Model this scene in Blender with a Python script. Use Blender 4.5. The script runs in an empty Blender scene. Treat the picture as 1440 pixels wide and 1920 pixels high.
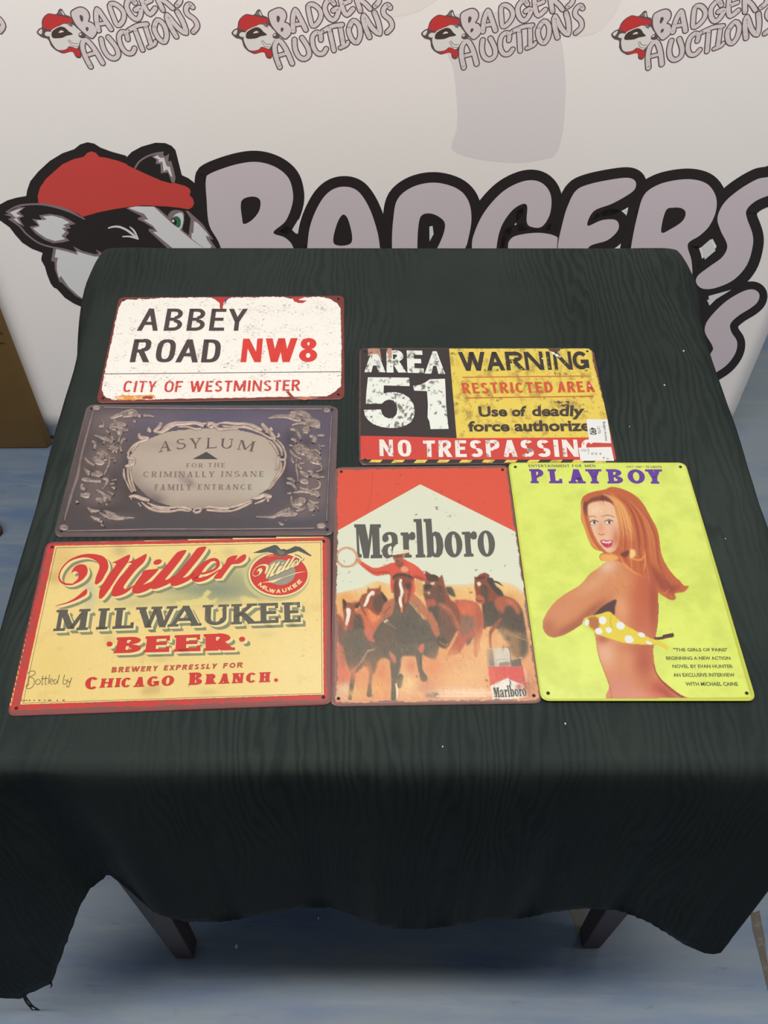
import bpy, bmesh, math, random
import numpy as np
from mathutils import Vector
from mathutils.geometry import tessellate_polygon

# ------------------------------------------------------------------ camera, world, lights
SC = bpy.context.scene
COL = SC.collection
TH = 0.74                       # table height
F_PX, PITCH, ROLL, CAMH = 1736.4259, 0.886244164, -0.0155142927, TH + 0.784414245
cam = bpy.data.cameras.new('camera')
cam.sensor_fit = 'VERTICAL'; cam.sensor_height = 36.0; cam.sensor_width = 27.0
cam.lens = 36.0 * F_PX / 1920.0
cam.clip_start = 0.05
cob = bpy.data.objects.new('camera', cam); COL.objects.link(cob)
from mathutils import Matrix
cob.matrix_world = Matrix.Translation((0, 0, CAMH)) @ Matrix.Rotation(math.pi / 2 - PITCH, 4, 'X') @ Matrix.Rotation(-ROLL, 4, 'Z')
SC.camera = cob

world = bpy.data.worlds.new('world'); SC.world = world
world.use_nodes = True
world.node_tree.nodes['Background'].inputs[0].default_value = (0.90, 0.95, 1.0, 1)
world.node_tree.nodes['Background'].inputs[1].default_value = 0.135

def area(name, loc, target, sx, sy, power, color):
    l = bpy.data.lights.new(name, 'AREA'); l.shape = 'RECTANGLE'
    l.size = sx; l.size_y = sy; l.energy = power; l.color = color
    o = bpy.data.objects.new(name, l); COL.objects.link(o)
    o.location = loc
    o.rotation_euler = (Vector(target) - Vector(loc)).to_track_quat('-Z', 'Y').to_euler()
    return o
area('ceiling_and_fill_light', (-0.30, 0.28, 2.62), (-0.30, 0.28, 0), 4.0, 0.22, 91, (1.0, 0.94, 0.87))
area('ceiling_and_fill_light', (0.3, -1.1, 2.72), (0.3, -1.1, 0), 1.5, 0.3, 4, (0.97, 0.97, 1.0))  # front fill, an added lamp to brighten banner and front floor
area('ceiling_and_fill_light', (0.35, 1.40, 2.72), (0.35, 1.40, 0), 1.2, 0.16, 12, (1.0, 0.96, 0.9))
area('ceiling_and_fill_light', (1.2, 2.7, 2.72), (1.2, 2.7, 0), 1.2, 0.2, 22, (1.0, 0.97, 0.92))  # added lamp, no known fixture, lifts the floor at the back right

SC.view_settings.view_transform = 'Standard'
SC.view_settings.look = 'None'
SC.view_settings.gamma = 1.0
SC.view_settings.exposure = 0.0
try: SC.view_settings.use_curve_mapping = False
except Exception: pass

# ------------------------------------------------------------------ helpers
rnd = random.Random(7)
CP, SP, CR, SR = math.cos(PITCH), math.sin(PITCH), math.cos(ROLL), math.sin(ROLL)
def rays(uv):
    uv = np.atleast_2d(np.asarray(uv, float))
    x = (uv[:, 0] - 720) / F_PX; y = (960 - uv[:, 1]) / F_PX
    x, y = x * CR + y * SR, -x * SR + y * CR
    return np.stack([x, CP + y * SP, -SP + y * CP], 1)
def on_z(uv, z):                                   # photo pixel -> horizontal plane
    d = rays(uv); t = (z - CAMH) / d[:, 2]
    return d * t[:, None] + np.array([0, 0, CAMH])
def on_plane(uv, p0, n):                           # photo pixel -> any plane
    d = rays(uv); p0 = np.array(p0, float); n = np.array(n, float)
    t = ((p0 - [0, 0, CAMH]) @ n) / (d @ n)
    return d * t[:, None] + np.array([0, 0, CAMH])
def on_y(uv, Y): return on_plane(uv, (0, Y, 0), (0, 1, 0))

ALB = 0.64                      # paint reflectance relative to the swatch value
def lin(c):
    c = np.asarray(c, float) / 255.0
    return np.where(c <= 0.04045, c / 12.92, ((c + 0.055) / 1.055) ** 2.4) * ALB
def props(o, label=None, cat=None, group=None, kind=None):
    if label: o['label'] = label
    if cat: o['category'] = cat
    if group: o['group'] = group
    if kind: o['kind'] = kind
    return o
def empty(name, loc, label, cat, group=None):
    o = bpy.data.objects.new(name, None); COL.objects.link(o); o.location = loc
    o.empty_display_size = 0.05
    return props(o, label, cat, group)
def mesh_obj(name, verts, faces, mats, parent=None, mi=None, smooth=False, uv=None):
    me = bpy.data.meshes.new(name)
    verts = np.asarray(verts, float)
    if parent is not None: verts = verts - np.array(parent_world(parent))
    me.from_pydata([tuple(v) for v in verts], [], [tuple(f) for f in faces])
    for m in (mats if isinstance(mats, (list, tuple)) else [mats]): me.materials.append(m)
    if mi is not None: me.polygons.foreach_set('material_index', np.asarray(mi, np.int32))
    if uv is not None:
        l = me.uv_layers.new(name='UVMap')
        idx = np.zeros(len(me.loops), np.int32); me.loops.foreach_get('vertex_index', idx)
        l.data.foreach_set('uv', np.asarray(uv, np.float32)[idx].ravel())
    if smooth: me.polygons.foreach_set('use_smooth', [True] * len(me.polygons))
    me.update()
    o = bpy.data.objects.new(name, me); COL.objects.link(o)
    if parent is not None: o.parent = parent
    return o
def parent_world(p):
    l = Vector((0, 0, 0))
    while p is not None:
        l += p.location; p = p.parent
    return l
def box(name, lo, hi, mat, parent=None, bevel=0.0, rot=None, org=None):
    x0, y0, z0 = lo; x1, y1, z1 = hi
    v = np.array([(x0, y0, z0), (x1, y0, z0), (x1, y1, z0), (x0, y1, z0), (x0, y0, z1), (x1, y0, z1), (x1, y1, z1), (x0, y1, z1)], float)
    f = [(0, 3, 2, 1), (4, 5, 6, 7), (0, 1, 5, 4), (1, 2, 6, 5), (2, 3, 7, 6), (3, 0, 4, 7)]
    if rot:
        c, s = math.cos(rot), math.sin(rot); o = np.array(org); w = v - o
        v = np.stack([w[:, 0] * c - w[:, 1] * s, w[:, 0] * s + w[:, 1] * c, w[:, 2]], 1) + o
    ob = mesh_obj(name, v, f, mat, parent)
    if bevel:
        m = ob.modifiers.new('bevel', 'BEVEL'); m.width = bevel; m.segments = 2
    return ob

# --- materials
def new_mat(name):
    m = bpy.data.materials.new(name); m.use_nodes = True
    return m, m.node_tree, m.node_tree.nodes['Principled BSDF']
def N(nt, kind, **kw):
    n = nt.nodes.new(kind)
    for k, v in kw.items(): setattr(n, k, v)
    return n
def mix(nt, a, b, fac):
    n = N(nt, 'ShaderNodeMix', data_type='RGBA')
    for s, v in ((6, a), (7, b)):
        if hasattr(v, 'is_output'): nt.links.new(v, n.inputs[s])
        else: n.inputs[s].default_value = (*v, 1)
    if hasattr(fac, 'is_output'): nt.links.new(fac, n.inputs[0])
    else: n.inputs[0].default_value = fac
    return n.outputs[2]
def math_(nt, op, a, b=0.0, clamp=False):
    n = N(nt, 'ShaderNodeMath', operation=op, use_clamp=clamp)
    for i, v in ((0, a), (1, b)):
        if hasattr(v, 'is_output'): nt.links.new(v, n.inputs[i])
        else: n.inputs[i].default_value = v
    return n.outputs[0]
def ramp(nt, v, lo, hi):                      # 0 below lo, 1 above hi (or reversed)
    n = N(nt, 'ShaderNodeMapRange'); nt.links.new(v, n.inputs[0])
    n.inputs[1].default_value = lo; n.inputs[2].default_value = hi
    return n.outputs[0]
def noise(nt, vec, scale, detail=3, rough=0.6, sc=(1, 1, 1), off=(0, 0, 0), dist=0.0):
    mp = N(nt, 'ShaderNodeMapping'); nt.links.new(vec, mp.inputs[0])
    mp.inputs[3].default_value = sc; mp.inputs[1].default_value = off
    n = N(nt, 'ShaderNodeTexNoise'); nt.links.new(mp.outputs[0], n.inputs[0])
    n.inputs['Scale'].default_value = scale; n.inputs['Detail'].default_value = detail
    n.inputs['Roughness'].default_value = rough; n.inputs['Distortion'].default_value = dist
    return n.outputs[0]

# wear spec: list of tuples
#  ('spots', scale, threshold, softness, rgb, amount, stretch)   chips and dirt
#  ('edge', width_m, jitter_m, rgb, w, h)                        rust creeping in from the rim (uv in metres)
def apply_wear(nt, col, wear):
    uvn = N(nt, 'ShaderNodeUVMap'); uv = uvn.outputs[0]
    for i, w in enumerate(wear):
        off = (i * 3.1, i * 1.7, 0)
        if w[0] == 'spots':
            _, sc, th, so, rgb, am, st = w
            a = noise(nt, uv, sc, 4, 0.65, st, off)
            b = noise(nt, uv, sc * 0.18, 2, 0.5, (1, 1, 1), (off[1], off[0], 0))
            s = math_(nt, 'ADD', math_(nt, 'MULTIPLY', a, 0.72), math_(nt, 'MULTIPLY', b, 0.28))
            f = math_(nt, 'MULTIPLY', ramp(nt, s, th, th + so), am)
            col = mix(nt, col, tuple(lin(rgb)), f)
        else:
            _, wd, jit, rgb, W, H = w
            sp = N(nt, 'ShaderNodeSeparateXYZ'); nt.links.new(uv, sp.inputs[0])
            x, y = sp.outputs[0], sp.outputs[1]
            d = math_(nt, 'MINIMUM', math_(nt, 'MINIMUM', x, math_(nt, 'SUBTRACT', W, x)), math_(nt, 'MINIMUM', y, math_(nt, 'SUBTRACT', H, y)))
            n1 = noise(nt, uv, 120, 5, 0.7, (1, 1, 1), off)
            n2 = noise(nt, uv, 25, 2, 0.6, (1, 1, 1), off)
            nn = math_(nt, 'SUBTRACT', math_(nt, 'ADD', math_(nt, 'MULTIPLY', n1, 0.7), math_(nt, 'MULTIPLY', n2, 0.6)), 0.65)
            d = math_(nt, 'ADD', d, math_(nt, 'MULTIPLY', nn, jit))
            f = ramp(nt, d, wd + 0.0006, wd - 0.0002)
            col = mix(nt, col, tuple(lin(rgb)), f)
    return col
_mc = {}
def pmat(rgb, wear=(), rough=0.42, metal=0.0, vcol=False, key='', mottle=None, spec=0.35):
    k = (ALB, tuple(rgb), tuple(wear), rough, metal, vcol, key, mottle, spec)
    if k in _mc: return _mc[k]
    m, nt, b = new_mat('print_' + '_'.join('%d' % c for c in rgb))
    if vcol:
        a = N(nt, 'ShaderNodeVertexColor', layer_name='Col'); col = a.outputs[0]
    else:
        a = N(nt, 'ShaderNodeRGB'); a.outputs[0].default_value = (*lin(rgb), 1); col = a.outputs[0]
    if mottle:
        uvn = N(nt, 'ShaderNodeUVMap')
        col = mix(nt, col, tuple(lin(mottle[1])), math_(nt, 'MULTIPLY', ramp(nt, noise(nt, uvn.outputs[0], mottle[0], 5, 0.7), 0.4, 0.68), mottle[2]))
    if wear: col = apply_wear(nt, col, wear)
    nt.links.new(col, b.inputs['Base Color'])
    b.inputs['Roughness'].default_value = rough; b.inputs['Metallic'].default_value = metal
    b.inputs['Specular IOR Level'].default_value = spec
    _mc[k] = m
    return m

# --- 2D tools (all in photo pixels on a flat surface of the place)
def smooth(pts, n=6, closed=True):
    P = np.asarray(pts, float); m = len(P); out = []
    rng = range(m if closed else m - 1)
    for i in rng:
        if closed: p0, p1, p2, p3 = P[(i - 1) % m], P[i], P[(i + 1) % m], P[(i + 2) % m]
        else: p0, p1, p2, p3 = P[max(i - 1, 0)], P[i], P[i + 1], P[min(i + 2, m - 1)]
        for j in range(n):
            t = j / n
            out.append(0.5 * ((2 * p1) + (-p0 + p2) * t + (2 * p0 - 5 * p1 + 4 * p2 - p3) * t * t + (-p0 + 3 * p1 - 3 * p2 + p3) * t ** 3))
    if not closed: out.append(P[-1])
    return np.array(out)
def ell(cx, cy, rx, ry, rot=0, n=28, a0=0, a1=360):
    a = np.radians(np.linspace(a0, a1, n, endpoint=(a1 - a0) < 360)); c, s = math.cos(math.radians(rot)), math.sin(math.radians(rot))
    x, y = rx * np.cos(a), ry * np.sin(a)
    return np.stack([cx + x * c - y * s, cy + x * s + y * c], 1)
def T(x0, y0, s):                                   # zoomed-view coordinates -> photo pixels
    return lambda pts: np.array([[x0 + p[0] / s, y0 + p[1] / s] + [q / s for q in p[2:]] for p in pts], float)
def homog(quad):                                    # unit square (0,0 TL .. 1,1 BR) -> quad TL,TR,BR,BL
    src = [(0, 0), (1, 0), (1, 1), (0, 1)]; A = []; B = []
    for (x, y), (u, v) in zip(src, quad):
        A += [[x, y, 1, 0, 0, 0, -u * x, -u * y], [0, 0, 0, x, y, 1, -v * x, -v * y]]; B += [u, v]
    h = np.append(np.linalg.solve(np.array(A, float), np.array(B, float)), 1).reshape(3, 3)
    def f(p):
        q = np.c_[np.asarray(p, float), np.ones(len(p))] @ h.T
        return q[:, :2] / q[:, 2:]
    return f

class Surf:
    """a flat printed surface; proj(uv, height) gives world points"""
    def __init__(s, proj, uvf, layer): s.proj = proj; s.uvf = uvf; s.layer = layer
class Part:
    def __init__(s, surf): s.s = surf; s.v = []; s.f = []; s.mi = []; s.m = []; s.n = 0; s.k = 0
    def _m(s, mat):
        if mat not in s.m: s.m.append(mat)
        return s.m.index(mat)
    def raw(s, uv, tris, mat, layer):
        s.k += 1
        h = layer * s.s.layer + s.k * s.s.layer * 0.0015
        s.v.append(s.s.proj(uv, h)); mi = s._m(mat)
        for t in tris: s.f.append([q + s.n for q in t]); s.mi.append(mi)
        s.n += len(uv)
    def poly(s, pts, mat, layer, holes=(), sm=0):
        rings = [np.asarray(pts, float)[:, :2]] + [np.asarray(h, float)[:, :2] for h in holes]
        if sm: rings = [smooth(r, sm) for r in rings]
        tr = tessellate_polygon([[Vector((p[0], p[1], 0)) for p in r] for r in rings])
        s.raw(np.concatenate(rings), tr, mat, layer)
    def ribbon(s, pts, w, mat, layer, closed=False, sm=4, caps=True):
        P = np.asarray(pts, float)
        if P.shape[1] == 2: P = np.c_[P, np.full(len(P), float(w))]
        if sm: P = smooth(P, sm, closed)
        C, W = P[:, :2], np.abs(P[:, 2]) / 2; n = len(C)
        if closed: d = np.roll(C, -1, 0) - np.roll(C, 1, 0)
        else: d = np.gradient(C, axis=0)
        L = np.hypot(d[:, 0], d[:, 1]); L[L == 0] = 1; d = d / L[:, None]
        nn = np.stack([-d[:, 1], d[:, 0]], 1) * W[:, None]
        v = np.concatenate([C + nn, C - nn]); f = []
        for i in range(n if closed else n - 1):
            j = (i + 1) % n; f.append((i, j, n + j, n + i))
        s.raw(v, f, mat, layer)
        if caps and not closed:
            for i in (0, n - 1):
                if W[i] > 0.3: s.poly(ell(C[i, 0], C[i, 1], W[i], W[i], 0, 12), mat, layer)
    def stroke(s, pts, w, mat, layer, closed=False, sm=4):   # thick pen with round joints
        P = smooth(pts, sm, closed) if sm else np.asarray(pts, float)
        s.ribbon(P, w, mat, layer, closed, 0, False)
        for p in P[::2]: s.poly(ell(p[0], p[1], w / 2, w / 2, 0, 12), mat, layer)
        if not closed: s.poly(ell(P[-1][0], P[-1][1], w / 2, w / 2, 0, 12), mat, layer)
    def build(s, name, parent, **kw):
        V = np.concatenate(s.v)
        o = mesh_obj(name, V, s.f, s.m, parent, s.mi, uv=s.s.uvf(V))
        for a, b in kw.items(): o[a] = b
        return o

# --- lettering: own stroke glyphs, box x 0..1, y 0..1 (up)
def _a(cx, cy, rx, ry, a0, a1): return ('A', cx, cy, rx, ry, a0, a1)
GL = {
 'A': [('L', 0, 0, .5, 1, 0), ('L', 1, 0, .5, 1, 1), ('H', .2, .8, .3)],
 'B': [('L', 0, 0, 0, 1, 1), ('H', 0, .55, 1), ('H', 0, .6, .52), ('H', 0, .55, 0), _a(.5, .755, .44, .245, -90, 90), _a(.5, .26, .5, .26, -90, 90)],
 'C': [_a(.5, .5, .5, .5, 42, 318)],
 'D': [('L', 0, 0, 0, 1, 1), ('H', 0, .45, 1), ('H', 0, .45, 0), _a(.4, .5, .6, .5, -90, 90)],
 'E': [('L', 0, 0, 0, 1, 1), ('H', 0, 1, 1), ('H', 0, .88, .52), ('H', 0, 1, 0)],
 'F': [('L', 0, 0, 0, 1, 1), ('H', 0, 1, 1), ('H', 0, .88, .5)],
 'G': [_a(.5, .5, .5, .5, 42, 330), ('H', .5, 1, .42), ('L', 1, .08, 1, .48, 1)],
 'H': [('L', 0, 0, 0, 1, 1), ('L', 1, 0, 1, 1, 1), ('H', 0, 1, .52)],
 'I': [('L', .5, 0, .5, 1, 1)],
 'K': [('L', 0, 0, 0, 1, 1), ('L', .05, .36, .95, 1, 0), ('L', .32, .55, 1, 0, 1)],
 'L': [('L', 0, 0, 0, 1, 1), ('H', 0, 1, 0)],
 'M': [('L', 0, 0, 0, 1, 2), ('L', 1, 0, 1, 1, 1), ('L', .02, 1, .5, .08, 1), ('L', .98, 1, .5, .08, 0)],
 'N': [('L', 0, 0, 0, 1, 2), ('L', 1, 0, 1, 1, 2), ('L', 0, 1, 1, 0, 3)],
 'O': [_a(.5, .5, .5, .5, 0, 360)],
 'P': [('L', 0, 0, 0, 1, 1), ('H', 0, .55, 1), ('H', 0, .55, .46), _a(.5, .73, .5, .29, -90, 90)],
 'R': [('L', 0, 0, 0, 1, 1), ('H', 0, .55, 1), ('H', 0, .6, .48), _a(.48, .74, .47, .28, -90, 90), ('L', .45, .5, 1, 0, 1)],
 'S': [_a(.5, .745, .46, .255, 25, 270), _a(.5, .265, .5, .265, -155, 90)],
 'T': [('L', .5, 0, .5, 1, 1), ('H', 0, 1, 1)],
 'U': [('L', 0, .3, 0, 1, 1), ('L', 1, .3, 1, 1, 0), _a(.5, .34, .5, .34, 180, 360)],
 'V': [('L', .5, 0, 0, 1, 1), ('L', .5, 0, 1, 1, 0)],
 'W': [('L', .27, 0, 0, 1, 1), ('L', .27, 0, .5, 1, 0), ('L', .73, 0, .5, 1, 1), ('L', .73, 0, 1, 1, 0)],
 'X': [('L', 0, 0, 1, 1, 0), ('L', 1, 0, 0, 1, 1)],
 'Y': [('L', .5, .42, 0, 1, 1), ('L', .5, .42, 1, 1, 0), ('L', .5, 0, .5, .48, 1)],
 '8': [_a(.5, .755, .44, .245, 0, 360), _a(.5, .27, .5, .27, 0, 360)],
}
SERIF = {'A': [(0, 0), (1, 0)], 'B': [(0, 0), (0, 1)], 'D': [(0, 0), (0, 1)], 'E': [(0, 0), (0, 1)], 'F': [(0, 0), (0, 1)], 'H': [(0, 0), (0, 1), (1, 0), (1, 1)],
 'I': [(.5, 0), (.5, 1)], 'K': [(0, 0), (0, 1), (.95, 1), (1, 0)], 'L': [(0, 0), (0, 1)], 'M': [(0, 0), (1, 0), (0, 1), (1, 1)], 'N': [(0, 0), (0, 1), (1, 1)],
 'P': [(0, 0), (0, 1)], 'R': [(0, 0), (0, 1), (1, 0)], 'T': [(.5, 0)], 'U': [(0, 1), (1, 1)], 'W': [(0, 1), (.5, 1), (1, 1)], 'Y': [(0, 1), (1, 1), (.5, 0)], 'V': [(0, 1), (1, 1)], 'X': [(0, 0), (1, 0), (0, 1), (1, 1)]}
VERTSER = {'E': [(1, 1), (1, 0)], 'F': [(1, 1)], 'L': [(1, 0)], 'T': [(0, 1), (1, 1)]}
WID = dict(I=.3, M=1.12, W=1.35, E=.66, F=.62, L=.62, S=.74, T=.72, N=.86, O=.84, G=.84, H=.84)
def glyph(ch, W, t, th, thin=None, serif=0.0, sq=2.0):
    """polygons of one capital in a W x 1 box; t = stem, th = bar, thin = light stem"""
    thin = t if thin is None else thin; out = []
    sw = serif if ch not in 'I' else 0
    ins = serif * 0.5                                   # room for serifs
    X0, X1 = (ins, W - ins) if serif and ch not in 'SCGO' else (0, W)
    if ch == 'I': X0 = X1 = W / 2
    for p in GL[ch]:
        if p[0] == 'L':
            _, x0, y0, x1, y1, hv = p; w = {0: thin, 1: t, 2: min(thin, t * .86), 3: t * .9}[hv]
            wx = X1 - X0 - w
            a = X0 + w / 2 + x0 * wx; b = X0 + w / 2 + x1 * wx
            if ch == 'I': a = b = W / 2
            ang = math.hypot(b - a, y1 - y0) / max(abs(y1 - y0), 1e-3)
            hw = w / 2 * min(ang, 1.45)
            out.append([(a - hw, y0), (a + hw, y0), (b + hw, y1), (b - hw, y1)])
        elif p[0] == 'H':
            _, x0, x1, y = p; yc = th / 2 + y * (1 - th)
            a = X0 + x0 * (X1 - X0) + (t * .3 if x0 == 0 and ch not in 'TA' else 0); b = X0 + x1 * (X1 - X0)
            if ch in 'H': b -= t * .3
            out.append([(a, yc - th / 2), (b, yc - th / 2), (b, yc + th / 2), (a, yc + th / 2)])
        else:
            _, cx, cy, rx, ry, a0, a1 = p
            n = max(6, int(abs(a1 - a0) / 12)); A = np.radians(np.linspace(a0, a1, n + 1))
            c, s = np.cos(A), np.sin(A); e = 2.0 / sq
            c = np.sign(c) * np.abs(c) ** e; s = np.sign(s) * np.abs(s) ** e
            CX = X0 + cx * (X1 - X0); RX = rx * (X1 - X0)
            o = np.stack([CX + RX * c, cy + ry * s], 1); i = np.stack([CX + max(RX - t, .01) * c, cy + max(ry - th, .01) * s], 1)
            for k in range(n): out.append([tuple(o[k]), tuple(o[k + 1]), tuple(i[k + 1]), tuple(i[k])])
    if serif:
        sh = th * .8
        for x, y in SERIF.get(ch, []):
            xc = X0 + t / 2 + x * (X1 - X0 - t) if ch != 'I' else W / 2
            yb = y * (1 - sh)
            out.append([(xc - t / 2 - serif * .5, yb), (xc + t / 2 + serif * .5, yb), (xc + t / 2 + serif * .5, yb + sh), (xc - t / 2 - serif * .5, yb + sh)])
        for x, y in VERTSER.get(ch, []):
            xe = X0 + x * (X1 - X0); d = -1 if x == 1 else 1; hgt = th + .13; y0 = 0 if y == 0 else 1 - hgt
            a, b = sorted((xe, xe + d * th * .9)); out.append([(a, y0), (b, y0), (b, y0 + hgt), (a, y0 + hgt)])
    return out
def word(part, text, quad, mat, layer, t=.17, th=None, thin=None, serif=0.0, gap=.14, aspect=None, spans=None, off=(0, 0), sq=2.0):
    """stroke-glyph word stretched into a photo-pixel quad TL,TR,BR,BL"""
    q = np.array(quad, float) + np.array(off); H = homog(q)
    hh = (np.hypot(*(q[3] - q[0])) + np.hypot(*(q[2] - q[1]))) / 2
    ww = (np.hypot(*(q[1] - q[0])) + np.hypot(*(q[2] - q[3]))) / 2
    asp = aspect or ww / hh * 0.8                     # true width / height on the sheet (foreshortened height)
    th = t if th is None else th
    if spans is None:
        ws = [WID.get(c, .8) if c != ' ' else .45 for c in text]; g = gap
        tot = sum(ws) + g * (len(text) - 1); x = 0; spans = []
        for w in ws: spans.append((x / tot, (x + w) / tot)); x += w + g
    for ch, (a, b) in zip(text, spans):
        if ch == ' ': continue
        W = (b - a) * asp
        for pl in glyph(ch, W, t, th, thin, serif, sq):
            P = np.array(pl); P = np.stack([a + P[:, 0] / asp, 1 - P[:, 1]], 1)
            part.raw(H(P), [(0, 1, 2, 3)], mat, layer)
def text(part, body, quad, mat, layer, weight=0.0, off=(0, 0)):
    """built-in outline font stretched so that its ink fills the quad"""
    c = bpy.data.curves.new('t', 'FONT'); c.body = body; c.size = 1; c.offset = weight; c.resolution_u = 3
    o = bpy.data.objects.new('t', c); COL.objects.link(o)
    me = o.evaluated_get(bpy.context.evaluated_depsgraph_get()).to_mesh()
    V = np.array([v.co[:2] for v in me.vertices]); Fc = [tuple(p.vertices) for p in me.polygons]
    bpy.data.objects.remove(o); bpy.data.curves.remove(c)
    lo, hi = V.min(0), V.max(0); V = (V - lo) / (hi - lo); V[:, 1] = 1 - V[:, 1]
    part.raw(homog(np.array(quad, float) + np.array(off))(V), Fc, mat, layer)

# --- painted pictures: colours laid on a fine grid of the sheet
class Canvas:
    def __init__(s, x0, y0, x1, y1, step, base=(128, 128, 128), alpha=0.0):
        s.x = np.arange(x0, x1 + step * .5, step); s.y = np.arange(y0, y1 + step * .5, step); s.st = step
        s.X, s.Y = np.meshgrid(s.x, s.y); s.c = np.zeros(s.X.shape + (3,)) + np.array(base, float); s.a = np.full(s.X.shape, float(alpha))
    def _put(s, m, rgb, box, solid=True):
        j0, j1, i0, i1 = box; v = s.c[j0:j1, i0:i1]
        v += (np.array(rgb, float) - v) * m[..., None]
        if solid: s.a[j0:j1, i0:i1] = np.maximum(s.a[j0:j1, i0:i1], m)
    def _box(s, xa, ya, xb, yb):
        i0 = max(0, int((xa - s.x[0]) / s.st)); i1 = min(len(s.x), int((xb - s.x[0]) / s.st) + 2)
        j0 = max(0, int((ya - s.y[0]) / s.st)); j1 = min(len(s.y), int((yb - s.y[0]) / s.st) + 2)
        return (j0, j1, i0, i1) if i1 > i0 and j1 > j0 else None
    def fill(s, pts, rgb, a=1.0, soft=.6, sm=4, solid=True, rgb2=None):
        P = smooth(pts, sm) if sm else np.asarray(pts, float); pad = soft * 3 + 1
        b = s._box(P[:, 0].min() - pad, P[:, 1].min() - pad, P[:, 0].max() + pad, P[:, 1].max() + pad)
        if b is None: return
        X = s.X[b[0]:b[1], b[2]:b[3]]; Y = s.Y[b[0]:b[1], b[2]:b[3]]; ins = np.zeros(X.shape, bool)
        x0, y0 = P[:, 0], P[:, 1]; x1, y1 = np.roll(x0, -1), np.roll(y0, -1)
        for k in range(len(P)):
            if y0[k] == y1[k]: continue
            c = (y0[k] > Y) != (y1[k] > Y)
            ins ^= c & (X < (x1[k] - x0[k]) * (Y - y0[k]) / (y1[k] - y0[k]) + x0[k])
        m = ins.astype(float)
        sg = soft / s.st
        if sg > .25:
            r = int(sg * 2.5) + 1; kx = np.exp(-.5 * (np.arange(-r, r + 1) / sg) ** 2); kx /= kx.sum()
            m = np.apply_along_axis(lambda q: np.convolve(np.pad(q, r), kx, 'valid'), 0, m)
            m = np.apply_along_axis(lambda q: np.convolve(np.pad(q, r), kx, 'valid'), 1, m)
        if rgb2 is not None:
            t = np.clip((Y - P[:, 1].min()) / max(1e-6, np.ptp(P[:, 1])), 0, 1)[..., None]
            rgb = np.array(rgb, float) * (1 - t) + np.array(rgb2, float) * t
        s._put(m * a, rgb, b, solid)
    def line(s, pts, w, rgb, a=1.0, soft=.7, sm=4, solid=True):
        P = np.asarray(pts, float)
        if P.shape[1] == 2: P = np.c_[P, np.full(len(P), float(w))]
        if sm: P = smooth(P, sm, False)
        mw = P[:, 2].max() / 2 + soft * 2
        b = s._box(P[:, 0].min() - mw, P[:, 1].min() - mw, P[:, 0].max() + mw, P[:, 1].max() + mw)
        if b is None: return
        X = s.X[b[0]:b[1], b[2]:b[3]]; Y = s.Y[b[0]:b[1], b[2]:b[3]]; D = np.full(X.shape, 1e9)
        for k in range(len(P) - 1):
            ax, ay, aw = P[k]; dx, dy, dw = P[k + 1] - P[k]; L = dx * dx + dy * dy + 1e-9
            t = np.clip(((X - ax) * dx + (Y - ay) * dy) / L, 0, 1)
            D = np.minimum(D, np.hypot(X - ax - t * dx, Y - ay - t * dy) - (aw + t * dw) / 2)
        s._put(np.clip(.5 - D / (2 * soft), 0, 1) * a, rgb, b, solid)
    def blob(s, cx, cy, rx, ry, rgb, a=1.0, rot=0, solid=False):
        R = max(rx, ry) * 2.6; b = s._box(cx - R, cy - R, cx + R, cy + R)
        if b is None: return
        X = s.X[b[0]:b[1], b[2]:b[3]] - cx; Y = s.Y[b[0]:b[1], b[2]:b[3]] - cy
        c, q = math.cos(math.radians(rot)), math.sin(math.radians(rot))
        s._put(np.exp(-.5 * (((X * c + Y * q) / rx) ** 2 + ((-X * q + Y * c) / ry) ** 2)) * a, rgb, b, solid)
    def grain(s, amp, seed=1):
        r = np.random.RandomState(seed); n = r.randn(*s.a.shape) * amp
        s.c = np.clip(s.c + n[..., None], 0, 255)
    def build(s, name, surf, parent, layer, mat, thr=.5, inside=None):
        nj, ni = s.X.shape; uvp = np.stack([s.X.ravel(), s.Y.ravel()], 1)
        V = surf.proj(uvp, layer * surf.layer)
        j, i = np.mgrid[0:nj - 1, 0:ni - 1]; k = j * ni + i
        Fq = np.stack([k, k + ni, k + ni + 1, k + 1], -1)
        keep = (s.a[:-1, :-1] + s.a[1:, :-1] + s.a[:-1, 1:] + s.a[1:, 1:]) / 4 >= thr
        if inside is not None:
            uvm = surf.uvf(V).reshape(nj, ni, 2); keep &= inside(uvm[:-1, :-1]) & inside(uvm[1:, 1:]) & inside(uvm[1:, :-1]) & inside(uvm[:-1, 1:])
        Fq = Fq[keep]
        used = np.unique(Fq); rm = np.zeros(len(V), np.int64); rm[used] = np.arange(len(used)); Fq = rm[Fq]
        W = V[used] - np.array(parent_world(parent)); colr = lin(s.c.reshape(-1, 3)[used]); uv = surf.uvf(V[used])
        me = bpy.data.meshes.new(name); nf = len(Fq)
        me.vertices.add(len(W)); me.vertices.foreach_set('co', W.astype(np.float32).ravel())
        me.loops.add(nf * 4); me.loops.foreach_set('vertex_index', Fq.astype(np.int32).ravel())
        me.polygons.add(nf); me.polygons.foreach_set('loop_start', np.arange(0, nf * 4, 4, dtype=np.int32))
        try: me.polygons.foreach_set('loop_total', np.full(nf, 4, np.int32))
        except Exception: pass
        me.update(calc_edges=True)
        at = me.color_attributes.new('Col', 'FLOAT_COLOR', 'POINT')
        at.data.foreach_set('color', np.c_[colr, np.ones(len(colr))].astype(np.float32).ravel())
        l = me.uv_layers.new(name='UVMap'); l.data.foreach_set('uv', uv[Fq.ravel()].astype(np.float32).ravel())
        me.materials.append(mat); me.validate()
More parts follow.
